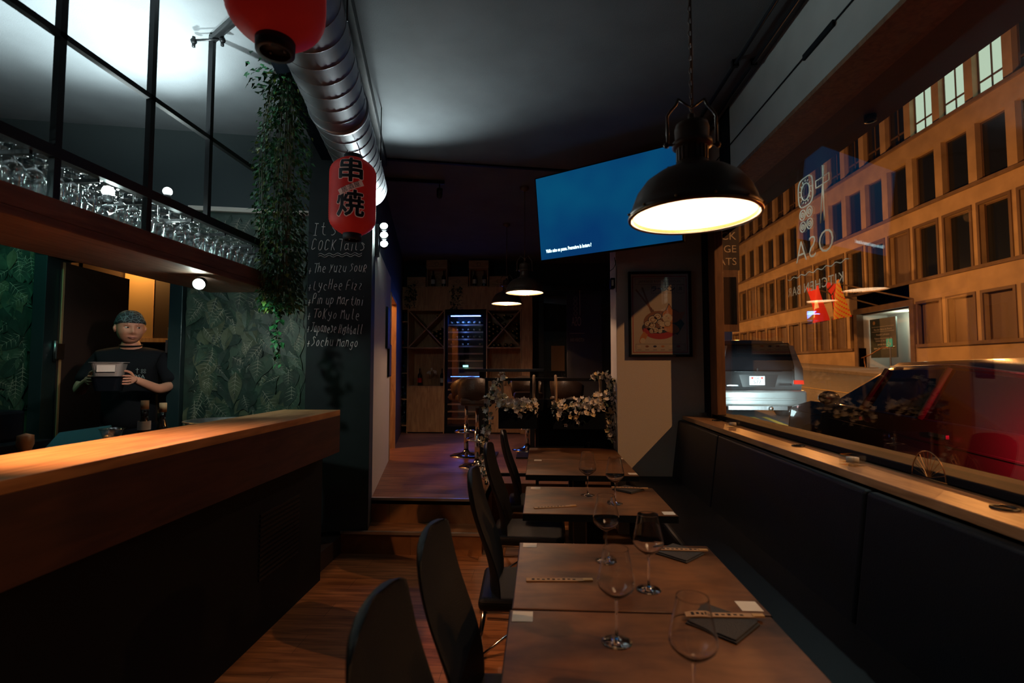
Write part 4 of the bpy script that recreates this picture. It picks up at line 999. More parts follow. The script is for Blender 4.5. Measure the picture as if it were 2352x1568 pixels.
# ---------------- raised back room ----------------
t = thing('high_table', 'narrow black high table on the raised floor', 'table', (-.43, 6.45, .38))
MB().box(-.93, 6.15, 1.455, .05, 6.75, 1.49).build('tabletop', M_['black'], t, bevel=.004)
for x in (-.75, -.1): MB().box(x-.03, 6.42, .40, x+.03, 6.48, 1.455).build('leg', M_['steelblk'], t); MB().box(x-.2, 6.25, .381, x+.2, 6.65, .40).build('base_plate', M_['steelblk'], t)
def stool(loc, rz, lab):
    t = thing('bar_stool', lab, 'stool', loc, rz, 'padded bar stools with chrome poles'); M = TM(loc, rz=rz)
    MB().lathe([(.21, 0), (.21, .008), (.16, .022), (.05, .045), (.032, .07)], 32).build('base', M_['chrome'], t, M=M)
    MB().cyl(0, 0, .06, .40, .030, 16).cyl(0, 0, .40, .66, .022, 16).build('pole', M_['chrome'], t, M=M)
    MB().tube([(.13*math.cos(a)+.05, .13*math.sin(a), .30) for a in [k*math.pi/12 for k in range(24)]], .009, 8, closed=True).tube([(0, 0, .30), (.18, 0, .30)], .009, 8).build('footrest', M_['chrome'], t, M=M)
    MB().prism([(-.19, -.17), (.17, -.20), (.20, 0), (.17, .20), (-.19, .17), (-.21, 0)], .70, .79, axis='z').build('seat', M_['stoolpad'], t, M=M, bevel=.03, seg=3)
    vs = []; fs = []; n = 14
    for i in range(n+1):
        a = R(105)+R(150)*i/n; e = abs(i/n-.5)*2; h = .24-.10*e**2
        for (rr, z) in ((.205, .73), (.225, .77+h*.4), (.235, .77+h), (.215, .775+h), (.195, .77+h*.4), (.17, .75)): vs.append((rr*math.cos(a), rr*math.sin(a), z))
    for i in range(n):
        for j in range(6): fs.append((i*6+j, i*6+(j+1) % 6, (i+1)*6+(j+1) % 6, (i+1)*6+j))
    fs += [tuple(range(5, -1, -1)), tuple(n*6+j for j in range(6))]
    MB().add(vs, fs, 0, None, True).build('backrest', M_['stoolpad'], t, M=M)
M_['stoolpad'] = mat('brown_padding', (.045, .026, .018), .4, bump=.2)
stool((-.95, 6.45, .38), R(115), 'leftmost padded bar stool with tall chrome pole in the back room')
stool((-.18, 6.95, .38), R(-80), 'bar stool seen between the flower boxes behind the high table')
stool((-.72, 5.75, .38), R(90), 'nearest bar stool, half hidden by the left flower garland')
stool((.35, 6.1, .38), R(60), 'bar stool hidden behind the right half of the railing')
# cabinet wall at Y 8.6
Y0 = 8.6
def bx(m, x0, z0, x1, z1, y0=Y0, y1=Y0+.45, mt=0): return m.box(x0, y0, z0, x1, z1 and y1, z1, mt)
cb = thing('wine_cabinet', 'wide oak wine cabinet with crossed racks along the far wall', 'cabinet', (-1.3, Y0, .38))
def cell(x0, x1):
    m = MB()
    for x in (x0, x1-.02): m.box(x, Y0, .38, x+.02, Y0+.45, 2.52)
    for z in (1.17, 1.84, 2.50): m.box(x0+.02, Y0, z, x1-.02, Y0+.45, z+.02)
    m.box(x0+.02, Y0+.43, 1.19, x1-.02, Y0+.45, 2.5); m.build('carcass', M_['cab'], cb)
    MB().box(x0+.02, Y0-.0, .40, x1-.02, Y0+.02, 1.168).build('door', M_['cab'], cb, bevel=.002)
    w_, h_ = x1-x0-.04, .64; cx, cz = (x0+x1)/2, 2.18; L = math.hypot(w_, h_); an = math.atan2(h_, w_)
    for s_ in (1, -1): MB().box(-L/2+.006, 0, -.009, L/2-.006, .4, .009, M=TM((cx, Y0+.01, cz)) @ Matrix.Rotation(-an*s_, 4, 'Y')).build('rack_cross', M_['cab'], cb)
cell(-2.31, -1.65); cell(-.93, -.32)
m = MB().box(-.315, Y0, .38, -.13, Y0+.45, 2.52).box(-2.55, Y0-.005, 2.52, -.13, Y0+.45, 2.60).box(-2.55, Y0+.01, 2.60, -.13, Y0+.03, 2.90).box(-2.55, Y0, 2.90, -.13, Y0+.45, 2.92); m.build('fascia', M_['cab'], cb)
m = MB().box(-2.57, Y0, .38, -2.55, Y0+.45, 2.52)
for z in (.5, .95, 1.4, 1.85, 2.3): m.box(-2.55, Y0, z, -2.31, Y0+.45, z+.018)
m.build('side_shelf', M_['cab'], cb)
fr = thing('wine_fridge', 'tall black wine fridge glowing blue between the wooden racks', 'fridge', (-1.29, Y0, .38))
MB().box(-1.64, Y0, .385, -1.60, Y0+.5, 2.5).box(-.98, Y0, .385, -.94, Y0+.5, 2.5).box(-1.60, Y0, .385, -.98, Y0+.5, .50).box(-1.60, Y0, 2.42, -.98, Y0+.5, 2.5).box(-1.60, Y0+.46, .5, -.98, Y0+.5, 2.42).build('cabinet', M_['black'], fr)
for z in [.62+.125*i for i in range(14)]:
    if abs(z-1.37) < .05: continue
    MB().box(-1.60, Y0+.05, z, -.98, Y0+.44, z+.012).box(-1.60, Y0+.045, z-.008, -.98, Y0+.055, z+.018, 1).build('fridge_shelf', [M_['steelblk'], M_['crate']], fr)
MB().box(-1.60, Y0+.01, .5, -.98, Y0+.016, 2.42).build('glass_door', M_['glass'], fr)
MB().box(-1.55, Y0+.03, 2.40, -1.03, Y0+.045, 2.412).build('led_strip', emis('blue_led', (.08, .22, 1), 30), fr)
MB().box(-1.55, Y0+.03, 1.35, -1.03, Y0+.045, 1.356).build('led_strip', emis('blue_led_low', (.08, .22, 1), 10), fr)
MB().box(-1.33, Y0+.003, 1.52, -1.24, Y0+.009, 1.55).build('display', emis('fridge_display', (.2, .9, 1), 4), fr)
light('fridge_light', 'AREA', (-1.29, Y0+.06, 2.39), 8.0, (.05, .16, 1), (-1.29, Y0-.6, .6), .3)
light('fridge_light', 'AREA', (-1.29, Y0+.2, 1.33), 4, (.05, .16, 1), (-1.29, Y0+.15, .6), .3)
for z in (2.34, 2.21, 2.09, 1.96, 1.30, 1.0): light('fridge_light', 'POINT', (-1.29, Y0+.03, z), .5, (.05, .17, 1), size=.02)
# lying bottles: corks towards the room
lb = thing('wine_bottle', 'wine bottle lying in the rack with its capsule to the room', 'bottle', (0, 0, 0), 0, 'wine bottles lying in the crossed rack and fridge')
MB().tube([(0, .34, 0), (0, .12, 0), (0, .09, 0), (0, .0, 0)], [.037, .037, .015, .014], 12).build('bottle_glass', M_['bottleg'], lb)
MB().tube([(0, .03, 0), (0, -.001, 0)], .0155, 12).build('capsule', M_['papertan'], lb)
spots = []
for (x, z) in ((-.88, 2.06), (-.88, 2.14), (-.88, 2.22), (-.88, 2.30), (-.81, 2.10), (-.81, 2.18), (-.81, 2.26), (-.74, 2.22), (-.74, 2.14), (-.80, 2.44), (-.73, 2.38), (-.62, 2.42), (-.50, 2.40), (-.62, 2.26), (-.67, 2.18), (-.88, 1.98), (-.40, 2.02), (-.40, 2.10), (-.40, 2.18), (-.47, 2.14), (-.40, 2.26), (-.80, 1.90), (-.72, 1.90), (-.60, 1.90), (-.50, 1.90),
               (-1.74, 2.02), (-1.74, 2.1), (-1.74, 2.18), (-1.81, 2.14), (-1.81, 2.06), (-1.88, 2.12), (-1.82, 2.40)): spots.append((x, Y0+.06, z))
for i, z in enumerate((2.26, 2.135, 2.01, 1.88, 1.14)):
    for k in range(6):
        if (i, k) in ((2, 0), (3, 1), (3, 4)): continue
        spots.append((-1.55+.10*k, Y0+.075, z+.036))
lb.location = spots[0]
for q in spots[1:]: dup(lb, q)
# standing bottles, vases and boxes
bottle('wine_bottle', (-2.12, Y0+.15, 1.192), .30, .038, M_['bottle'], 'upright wine bottle with red label in the left niche of the cabinet', label=M_['redshell'])
bottle('wine_bottle', (-1.72, Y0+.15, 1.192), .30, .036, M_['bottleg'], 'slim upright wine bottle at the right of the left cabinet niche', label=M_['paper'])
bottle('wine_bottle', (-2.44, Y0+.1, 1.87), .27, .036, M_['bottle'], 'upright bottle with red label on the narrow side shelf', label=M_['redshell'])
def vase(loc, lab):
    t = thing('flower_vase', lab, 'vase', loc); M = TM(loc)
    MB().lathe([(.0004, 0), (.03, 0), (.035, .05), (.028, .09), (.03, .12)], 18).build('vase', M_['rope'], t, M=M)
    st = MB(); bl = MB()
    for k in range(6):
        p = Vector((rnd(-.09, .09), rnd(-.05, .05), rnd(.20, .30))); st.tube([(0, 0, .1), tuple(p*.6), tuple(p)], .002, 4)
        for j in range(3): blossom(bl, p+Vector((rnd(-.02, .02), 0, rnd(-.02, .02))), .028)
    st.build('flower_stem', M_['leafc'], t, M=M); bl.build('blossoms', [M_['petal'], M_['petaly']], t, M=M)['kind'] = 'stuff'
vase((-1.93, Y0+.12, 1.192), 'small vase of pale flowers between two bottles in the left niche'); vase((-.62, Y0+.12, 1.192), 'small vase of pale flowers in the right niche of the cabinet')
def crate(x0, z0, x1, z1, lab, openf=False):
    t = thing('wooden_crate', lab, 'crate', ((x0+x1)/2, Y0+.15, z0), 0, 'wooden wine crates on top of the cabinet')
    if openf:
        MB().box(x0, Y0+.02, z0, x0+.014, Y0+.25, z1).box(x1-.014, Y0+.02, z0, x1, Y0+.25, z1).box(x0+.014, Y0+.02, z0, x1-.014, Y0+.25, z0+.012).box(x0+.014, Y0+.02, z1-.012, x1-.014, Y0+.25, z1).box(x0+.014, Y0+.24, z0+.012, x1-.014, Y0+.25, z1-.012).build('box', M_['crate'], t)
    else:
        MB().box(x0, Y0+.02, z0, x1, Y0+.30, z1).build('box', M_['crate'], t, bevel=.003)
        MB().lathe([(.035, 0), (.03, .001)], 20, M=TM(((x0+x1)/2, Y0+.0185, (z0+z1)/2), rx=R(90))).box(x0+.05, Y0+.018, z0+.03, x1-.05, Y0+.0195, z0+.034).build('branding', M_['brownpan'], t)
crate(-2.33, 2.921, -2.0, 3.10, 'wooden wine crate at the left end of the cabinet top')
crate(-1.98, 2.921, -1.62, 3.25, 'open upright wine crate with two bottles, left on the cabinet top', True); crate(-1.99, 3.252, -1.62, 3.40, 'wooden crate stacked on the left open crate')
crate(-1.60, 2.921, -1.25, 3.10, 'wooden wine crate between the two open crates')
crate(-1.23, 2.921, -.90, 3.24, 'open upright wine crate with two bottles, right on the cabinet top', True); crate(-1.24, 3.242, -.89, 3.38, 'wooden crate stacked on the right open crate')
crate(-.88, 2.921, -.55, 3.10, 'wooden wine crate at the right end of the cabinet top')
for i, (x, w_) in enumerate(((-1.89, 'left'), (-1.70, 'right'))): bottle('wine_bottle', (x, Y0+.12, 2.934), .29, .037, M_['bottle'], w_+' bottle inside the left open crate', label=M_['paper'])
for i, (x, w_) in enumerate(((-1.15, 'left'), (-.98, 'right'))): bottle('wine_bottle', (x, Y0+.12, 2.934), .28, .036, M_['bottle'], w_+' bottle inside the right open crate', label=M_['paper'])
def scruff(c, lab, n=120, w_=.1, h_=.4):
    def fn(): return Vector(c)+Vector((rnd(-w_, w_), rnd(-.04, .02), -rnd(0, 1)*h_))
    tag(leaves(fn, n, .04, .06).build('trailing_plant', [M_['leafa'], M_['leafb']]), lab, 'plant', kind='stuff')
scruff((-2.25, Y0-.02, 2.95), 'dark plant trailing from the left of the cabinet top'); scruff((-1.45, Y0-.02, 2.9), 'dark plant trailing above the wine fridge')
scruff((-2.43, Y0-.03, 1.75), 'dark plant hanging down the narrow side shelf', 260, .1, 1.2)
# glazed door at the right end
dr = thing('entrance_door', 'glazed entrance door with mirrored lettering at the far right', 'door', (.6, 9.0, .38))
MB().box(-.02, 9.0, .38, .07, 9.06, 3.0).box(1.45, 9.0, .38, 1.52, 9.06, 3.0).box(.07, 9.0, 2.9, 1.45, 9.06, 3.0).box(.07, 9.0, .38, 1.45, 9.06, .52).build('frame', M_['steelblk'], dr)
MB().box(.07, 9.02, .52, 1.45, 9.03, 2.9).build('pane', M_['glass'], dr)
tanv = mat('tan_vinyl', (.5, .42, .34), .7)
def TD(x, z): return TM((x, 9.015, z)) @ Matrix.Rotation(R(90), 4, 'X') @ Matrix.Scale(-1, 4, (1, 0, 0))
MB().text('OSA', .24, TD(.655, 2.33), ext=.0004, maxw=.17).build('lettering', tanv, dr)
MB().text('KITCHEN BAR', .09, TD(.665, 2.0), ext=.0004, maxw=.25).build('lettering', tanv, dr)
MB().box(.53, 9.0145, 2.12, .80, 9.0155, 2.128).build('rule', tanv, dr)
m = MB()
for z in (2.48, 2.57, 2.66, 2.75): m.tube([(.64+.03*math.cos(a), 9.015, z+.035*math.sin(a)) for a in [k*math.pi/8 for k in range(16)]], .004, 4, closed=True)
m.tube([(.72, 9.015, 2.45), (.72, 9.015, 2.9)], .006, 4); m.build('logo', tanv, dr)
tag(MB().box(.20, 9.01, 1.45, .44, 9.015, 1.9).build('notice', M_['papertan']), 'tan paper notice stuck on the glazed entrance door', 'notice')
MBx = MB().box(.28, 9.0, 2.9, 1.3, 9.04, 3.35); 
# dark frames on the slanted wall
for (y0, z0, z1, lab) in ((1.35, 1.72, 2.18, 'upper dark picture frame on the slanted white wall'), (1.62, 1.40, 1.78, 'lower dark picture frame on the slanted white wall')):
    t = thing('picture_frame', lab, 'picture', tuple(KM @ Vector((.02, y0, z0))), KA)
    MB().box(.001, y0, z0, .025, y0+.30, z1, M=KM).build('frame', M_['black'], t, bevel=.003)
    MB().box(.025, y0+.02, z0+.02, .027, y0+.28, z1-.02, M=KM).build('picture', M_['brownpan'], t)
# ---------------- the cook ----------------
def skin_mesh(nodes, edges, root=0, sub=2):
    me = bpy.data.meshes.new('k'); me.from_pydata([n[0] for n in nodes], edges, [])
    o = bpy.data.objects.new('k', me); COL.objects.link(o)
    sk = o.modifiers.new('s', 'SKIN'); sk.use_smooth_shade = True
    if not me.skin_vertices: me.skin_vertices.new() if hasattr(me.skin_vertices, 'new') else None
    sv = me.skin_vertices[0].data
    for i, n in enumerate(nodes):
        r = n[1]; sv[i].radius = r if isinstance(r, tuple) else (r, r); sv[i].use_root = (i == root)
    if sub: ss = o.modifiers.new('b', 'SUBSURF'); ss.levels = sub; ss.render_levels = sub
    dg = bpy.context.evaluated_depsgraph_get(); dg.update()
    m2 = bpy.data.meshes.new_from_object(o.evaluated_get(dg))
    r = ([tuple(v.co) for v in m2.vertices], [tuple(p.vertices) for p in m2.polygons])
    bpy.data.objects.remove(o); bpy.data.meshes.remove(me); bpy.data.meshes.remove(m2); return r
# local frame: +X is the cook's left (right in the photo), -Y is where he faces, Z up; feet at 0
PM = TM((-3.15, 3.70, .14), rz=R(28))
cook = thing('person', 'man in black T-shirt and dark patterned bandana holding metal food containers in the kitchen doorway', 'person', (-3.15, 3.70, .14), R(28))
def P_(*a): return Vector(a)
# body (skin): legs, torso, arms
def chain(lst, nodes, edges, start=None):
    prev = start
    for p, r in lst:
        nodes.append((p, r)); i = len(nodes)-1
        if prev is not None: edges.append((prev, i))
        prev = i
    return prev
nodes, edges = [], []
pel = chain([((0, .02, .98), (.15, .11))], nodes, edges)
chest = chain([((0, .0, 1.14), (.15, .12)), ((0, .0, 1.32), (.12, .08)), ((0, -.01, 1.43), (.09, .07))], nodes, edges, pel)
chain([((0, -.03, 1.52), (.062, .065)), ((.0, -.055, 1.60), (.058, .06))], nodes, edges, chest)
sh = {}
ARM = {-1: [((-.17, -.0, 1.43), .045), ((-.225, -.02, 1.36), .052), ((-.285, -.09, 1.215), .044), ((-.245, -.21, 1.20), .040), ((-.185, -.33, 1.255), .031), ((-.150, -.375, 1.28), .026)],
       1: [((.17, -.0, 1.43), .045), ((.225, -.02, 1.36), .052), ((.265, -.07, 1.215), .044), ((.215, -.21, 1.20), .040), ((.140, -.33, 1.255), .031), ((.106, -.375, 1.28), .026)]}
for s_ in (-1, 1): sh[s_] = chain(ARM[s_], nodes, edges, chest)
for s_ in (-1, 1): chain([((s_*.10, .02, .90), .095), ((s_*.12, .0, .50), .06), ((s_*.13, .03, .10), .042), ((s_*.14, -.08, .04), .035)], nodes, edges, pel)
v1, f1_ = skin_mesh(nodes, edges, 0)
body = MB().add(v1, f1_, 0, None, True)
# hands gripping the container sides
def hand(s_, wrist):
    w = Vector(wrist); n, e = [], []
    a = chain([(tuple(w), .026), (tuple(w+Vector((-s_*.008, -.030, .002))), (.034, .020)), (tuple(w+Vector((-s_*.012, -.060, .0))), (.036, .018))], n, e)
    for k, (dz, L, dy) in enumerate(((.030, .030, -.006), (.011, .034, -.010), (-.009, .032, -.008), (-.028, .026, -.002))):
        b0 = w+Vector((-s_*.012, -.066+dy*.3, dz*.8))
        chain([(tuple(b0), .0088), (tuple(b0+Vector((-s_*.006, -L*.75, dz*.15))), .0084), (tuple(b0+Vector((-s_*(.02), -L*1.15, dz*.15))), .0078), (tuple(b0+Vector((-s_*.042, -L*1.25, dz*.1))), .0068)], n, e, a)
    t0 = w+Vector((-s_*.004, -.028, .022))
    chain([(tuple(t0), .012), (tuple(t0+Vector((-s_*.012, -.022, .030))), .0105), (tuple(t0+Vector((-s_*.030, -.038, .040))), .009), (tuple(t0+Vector((-s_*.046, -.046, .040))), .0075)], n, e, 1)
    return skin_mesh(n, e, 0)
for s_ in (-1, 1):
    v_, f_ = hand(s_, (s_*.128 - .022, -.372, 1.277)); body.add(v_, f_, 0, None, True)
# head
HM = TM((0.0, -.075, 1.668), rz=R(22), rx=R(6)) @ Matrix.Diagonal((1.10, 1.06, 1.04, 1))
def head_pt(th, ph):
    # th: 0 top .. pi bottom ; ph: 0 = front (-Y), + to his left
    x = math.sin(th)*math.sin(ph); y = -math.sin(th)*math.cos(ph); z = math.cos(th)
    k_ = 1/(abs(x)**2.5+abs(y)**2.5+abs(z)**2.5)**(1/2.5); x *= k_; y *= k_; z *= k_
    rx, ry, rz_ = .079, .096, .118
    if z < 0: rx *= 1-.20*(-z)**1.5; ry *= 1-.10*(-z)**2
    X, Y, Z = rx*x, ry*y, rz_*z
    front = max(0, -y)
    g = lambda cx, cz, sx, sz: math.exp(-((X-cx)/sx)**2-((Z-cz)/sz)**2)*(1 if y < 0 else 0)
    Y -= .022*g(0, -.028, .012, .016) + .012*g(0, -.005, .008, .03) + .007*(g(.014, -.034, .008, .008)+g(-.014, -.034, .008, .008))
    Y -= .008*g(0, -.066, .026, .010) + .010*g(0, -.100, .024, .016)
    Y += .010*(g(.032, .004, .016, .011)+g(-.032, .004, .016, .011)) + .004*g(0, -.052, .03, .006) - .006*(g(.032, .026, .02, .008)+g(-.032, .026, .02, .008))
    Y -= .006*(g(.045, -.035, .02, .02)+g(-.045, -.035, .02, .02)); Y += .003*g(0, -.066, .024, .0022)
    return (X, Y, Z)
vs = []; fs = []; NA, NB = 56, 72
for i in range(NA+1):
    for j in range(NB): vs.append(head_pt(math.pi*i/NA, 2*math.pi*j/NB))
for i in range(NA):
    for j in range(NB): fs.append((i*NB+j, (i+1)*NB+j, (i+1)*NB+(j+1) % NB, i*NB+(j+1) % NB))
body.add(vs, fs, 0, HM, True)
for s_ in (-1, 1):   # ears
    body.sph((s_*.082, .012, -.008), .030, n=14, sc=(.30, .62, 1), M=HM); body.sph((s_*.088, .004, -.008), .017, n=10, sc=(.4, .6, 1), M=HM)
bo = body.build('body', M_['skin'], cook, M=PM)
for s_ in (-1, 1):
    MB().sph((s_*.031, -.0815, .004), .0115, n=16, sc=(1.2, .75, .5), M=HM).build('eye', M_['eyew'], cook, M=PM)
    MB().sph((s_*.031+.004, -.0895, .004), .0060, n=12, sc=(1, .7, .85), M=HM).build('pupil', M_['eyeb'], cook, M=PM)
    MB().tube([Vector((s_*.014, -.0945, .023)), Vector((s_*.030, -.094, .029)), Vector((s_*.047, -.083, .023))], .0028, 6, M=HM).build('eyebrow', M_['eyeb'], cook, M=PM)
MB().tube([Vector((-.026, -.093, -.066)), Vector((-.012, -.1035, -.063)), Vector((0, -.105, -.064)), Vector((.012, -.1035, -.063)), Vector((.026, -.093, -.066))], [.001, .0034, .003, .0034, .001], 8, M=HM).tube([Vector((-.020, -.096, -.069)), Vector((0, -.104, -.0725)), Vector((.020, -.096, -.069))], [.001, .0044, .001], 8, M=HM).build('lips', M_['lip'], cook, M=PM)
# bandana: cap over the upper head
vs = []; fs = []; NA2 = 22
for i in range(NA2+1):
    for j in range(NB):
        ph = 2*math.pi*j/NB; thm = 1.26 + .35*(1-math.cos(ph))/2 + .0
        q = Vector(head_pt(thm*i/NA2, ph)); q2 = Vector((q.x, q.y, q.z)); d = q2.normalized(); f = .007 + .002*math.sin(7*ph+3*i/NA2) + (.003 if i > NA2-4 else 0) - (.008 if i == NA2 else 0)
        vs.append(tuple(q2+d*f))
for i in range(NA2):
    for j in range(NB): fs.append((i*NB+j, (i+1)*NB+j, (i+1)*NB+(j+1) % NB, i*NB+(j+1) % NB))
m, nt, b_ = newmat('bandana_cloth'); tc = nt.nodes.new('ShaderNodeTexCoord'); vo = nt.nodes.new('ShaderNodeTexVoronoi'); vo.inputs['Scale'].default_value = 38; vo.feature = 'DISTANCE_TO_EDGE'
r_ = nt.nodes.new('ShaderNodeValToRGB'); r_.color_ramp.elements[0].position = .03; r_.color_ramp.elements[1].position = .09; r_.color_ramp.elements[0].color = (.10, .16, .17, 1); r_.color_ramp.elements[1].color = (.012, .02, .024, 1)
nt.links.new(tc.outputs['Object'], vo.inputs['Vector']); nt.links.new(vo.outputs['Distance'], r_.inputs[0]); nt.links.new(r_.outputs[0], b_.inputs['Base Color']); b_.inputs['Roughness'].default_value = .7
bd = MB().add(vs, fs, 0, HM, True); bd.sph((0, .108, -.03), .018, n=10, sc=(1.3, .8, .9), M=HM); bd.build('bandana', m, cook, M=PM)
MB().sph((0, .02, -.018), .092, n=20, sc=(.88, .97, .62), M=HM).build('hair', M_['eyeb'], cook, M=PM)
# T-shirt and trousers
nodes, edges = [], []
p0 = chain([((0, .01, .86), (.20, .15))], nodes, edges)
c0 = chain([((0, .0, 1.02), (.195, .15)), ((0, -.01, 1.18), (.19, .155)), ((0, -.02, 1.34), (.20, .165)), ((0, -.02, 1.43), (.15, .115))], nodes, edges, p0)
chain([((0, -.03, 1.53), (.085, .075))], nodes, edges, c0)
for s_ in (-1, 1): chain([((s_*.18, -.01, 1.43), .080), ((s_*.232, -.025, 1.355), .070), ((s_*.282, -.085, 1.235), .060)], nodes, edges, c0)
v_, f_ = skin_mesh(nodes, edges, 0); sh_ = MB().add(v_, f_, 0, None, True)
for k in range(0): pass
shirt = sh_.build('shirt', M_['shirt'], cook, M=PM)
MB().tube([(.070*math.cos(a), -.032+.068*math.sin(a), 1.535-.012*math.sin(-a)) for a in [k*math.pi/12 for k in range(24)]], .006, 8, closed=True).build('collar', M_['shirt'], cook, M=PM)
em = MB().text('OSA', .04, TM((.085, -.176, 1.295), rx=R(90)), ext=.0003)
for k in range(4): em.tube([(.105+.017*(k % 2)+.006*math.cos(a), -.176, 1.328+.017*(k//2)+.006*math.sin(a)) for a in [q*math.pi/5 for q in range(10)]], .0012, 4, closed=True)
em.tube([(.075, -.176, 1.32), (.075, -.176, 1.36)], .0018, 4).tube([(.065, -.176, 1.349), (.085, -.176, 1.349)], .0018, 4); em.build('shirt_emblem', mat('shirt_print', (.22, .28, .28), .8), shirt, M=PM)
nodes, edges = [], []
p0 = chain([((0, .02, .92), (.18, .14))], nodes, edges); chain([((0, .01, 1.06), (.17, .13))], nodes, edges, p0)
for s_ in (-1, 1): chain([((s_*.10, .02, .80), .115), ((s_*.13, .0, .48), .09), ((s_*.14, .03, .12), .075)], nodes, edges, p0)
v_, f_ = skin_mesh(nodes, edges, 0); MB().add(v_, f_, 0, None, True).build('trousers', M_['black'], cook, M=PM)
for s_ in (-1, 1): MB().sph((s_*.14, -.04, .045), .06, n=14, sc=(.8, 1.9, .75)).build('shoe', M_['black'], cook, M=PM)
# containers in his hands
def pan(z, lab, m_, w=.092, d=.08, h=.092, lb=False):
    t = thing('food_container', lab, 'container', tuple(PM @ Vector((-.02, -.46, z))), R(28), 'stacked metal food containers held by the cook')
    mb = MB(); q = .80; cx, cy = -.022, -.455
    def rr(f, zz):
        pts = []
        for (sx, sy) in ((1, 1), (-1, 1), (-1, -1), (1, -1)):
            for k in range(5):
                a = {(1, 1): 0, (-1, 1): 90, (-1, -1): 180, (1, -1): 270}[(sx, sy)]+k*22.5
                pts.append((cx+sx*(w*f-.03)+.03*math.cos(R(a)), cy+sy*(d*f-.03)+.03*math.sin(R(a)), zz))
        return pts
    L_s = [rr(q, z), rr(1, z+h), rr(1.09, z+h), rr(1.09, z+h+.004), rr(.97, z+h+.004), rr(q*.97, z+.006)]
    vs = [p for l in L_s for p in l]; n = 20; fs = []
    for i in range(len(L_s)-1):
        for j in range(n): fs.append((i*n+j, i*n+(j+1) % n, (i+1)*n+(j+1) % n, (i+1)*n+j))
    fs.append(tuple(range(n-1, -1, -1))); fs.append(tuple((len(L_s)-1)*n+j for j in range(n)))
    mb.add(vs, fs); mb.build('pan', m_, t, M=PM)
    if lb:
        MB().box(cx-.05, cy-d*.955-.004, z+.03, cx+.05, cy-d*.955-.001, z+.075, M=TM((0, 0, 0))).build('sticker', M_['paper'], t, M=PM)
pan(1.305, 'upper metal container with a pale sticker in the cook\'s hands', M_['pan'], lb=True)
pan(1.205, 'lower dark container under the steel one in the cook\'s hands', M_['black'], w=.086, d=.078, h=.094)

# ---------------- the street ----------------
def gz(x, y): return .12 + .045*(y-4) + .014*(x-3)
mb = MB(); xs = [1.85, 3, 6, 9, 12, 14.6]; ys = [-8+3*i for i in range(24)]
mb.add([(x, y, gz(x, y)) for y in ys for x in xs], [(j*6+i, j*6+i+1, j*6+i+7, j*6+i+6) for j in range(len(ys)-1) for i in range(5)])
road = mb.build('road', M_['asphalt']); road['kind'] = 'structure'; road['label'] = 'dark asphalt road outside the shop window'
mb = MB()
for i in range(len(ys)-1):
    a, b = ys[i], ys[i+1]
    mb.add([(14.6, a, gz(14.6, a)), (14.6, b, gz(14.6, b)), (14.6, b, gz(14.6, b)+.14), (14.6, a, gz(14.6, a)+.14), (17.6, a, gz(17.6, a)+.14), (17.6, b, gz(17.6, b)+.14)], [(0, 1, 2, 3), (3, 2, 5, 4)])
struct('pavement', mb, M_['pave'], label='pale pavement before the building across the street')
def stripe(p, q, w, lab):
    p = Vector((*p, gz(*p)+.006)); q = Vector((*q, gz(*q)+.006)); d = (q-p).normalized(); n = Vector((-d.y, d.x, 0))*w/2
    tag(MB().add([p-n, q-n, q+n, p+n], [(0, 1, 2, 3)]).build('road_marking', M_['yline']), lab, 'road marking', 'yellow lines painted on the road')
stripe((3.2, 10.4), (3.95, 7.4), .12, 'yellow line running under the van from the left'); stripe((4.5, 11.0), (4.15, 7.0), .11, 'left one of the close pair of yellow lines'); stripe((4.75, 11.0), (4.42, 7.0), .11, 'right one of the close pair of yellow lines')
stripe((9.5, 14), (8.6, 24), .14, 'thin yellow line on the far side of the road')
# canopy outside
struct('trim_8', MB().box(1.8, -1.6, 3.14, 2.28, 12, 3.22), M_['brownpan'], label='dark outside canopy over the shop window')
# facade
FX = 17.6
fb = thing('building', 'long beige office building with rows of dark windows across the street', 'building', (FX+2, 28, 0))
rows = [(2.6, 4.5), (5.62, 8.05), (9.0, 11.4), (12.4, 14.85), (15.8, 18.0)]
cen = [20.15-1.72*8+1.72*i for i in range(24)]; WH = .66
ent = (24.75, 28.7)
wl = MB(); yA, yB = cen[0]-.9, cen[-1]+.9
zb = -1
for (z0, z1) in rows + [(19, 19)]:
    wl.box(FX, yA, zb, FX+.4, yB, z0) if zb > 0 else (wl.box(FX, yA, zb, FX+.4, ent[0], z0), wl.box(FX, ent[1], zb, FX+.4, yB, z0))
    zb = z1
for ri, (z0, z1) in enumerate(rows):
    ed = [yA] + [q for c in cen for q in (c-WH, c+WH)] + [yB]
    for k in range(0, len(ed), 2):
        a, b = ed[k], ed[k+1]
        if ri == 0 and a > ent[0]-.9 and b < ent[1]+.9: continue
        wl.box(FX, a, z0, FX+.4, b, z1)
wl.box(FX, ent[0], 4.45, FX+.4, ent[1], 5.62).build('wall', M_['facade'], fb)
MB().box(FX+.4, yA, -1, FX+.8, ent[0]-.05, 19).box(FX+.4, ent[1]+.05, -1, FX+.8, yB, 19).box(FX+.4, ent[0]-.05, 4.45, FX+.8, ent[1]+.05, 19).build('inner_wall', M_['blind'], fb)
for ri, (z0, z1) in enumerate(rows[:4]): MB().box(FX-.10, yA, z0-.14, FX, yB, z0) .build('sill_band', M_['facadetrim'], fb) if ri else (MB().box(FX-.10, yA, z0-.14, FX, ent[0]-.4, z0).build('sill_band', M_['facadetrim'], fb), MB().box(FX-.10, ent[1]+.4, z0-.14, FX, yB, z0).build('sill_band', M_['facadetrim'], fb))
litm = emis('lit_room', (.75, .95, .72), .75)
cnt = 0
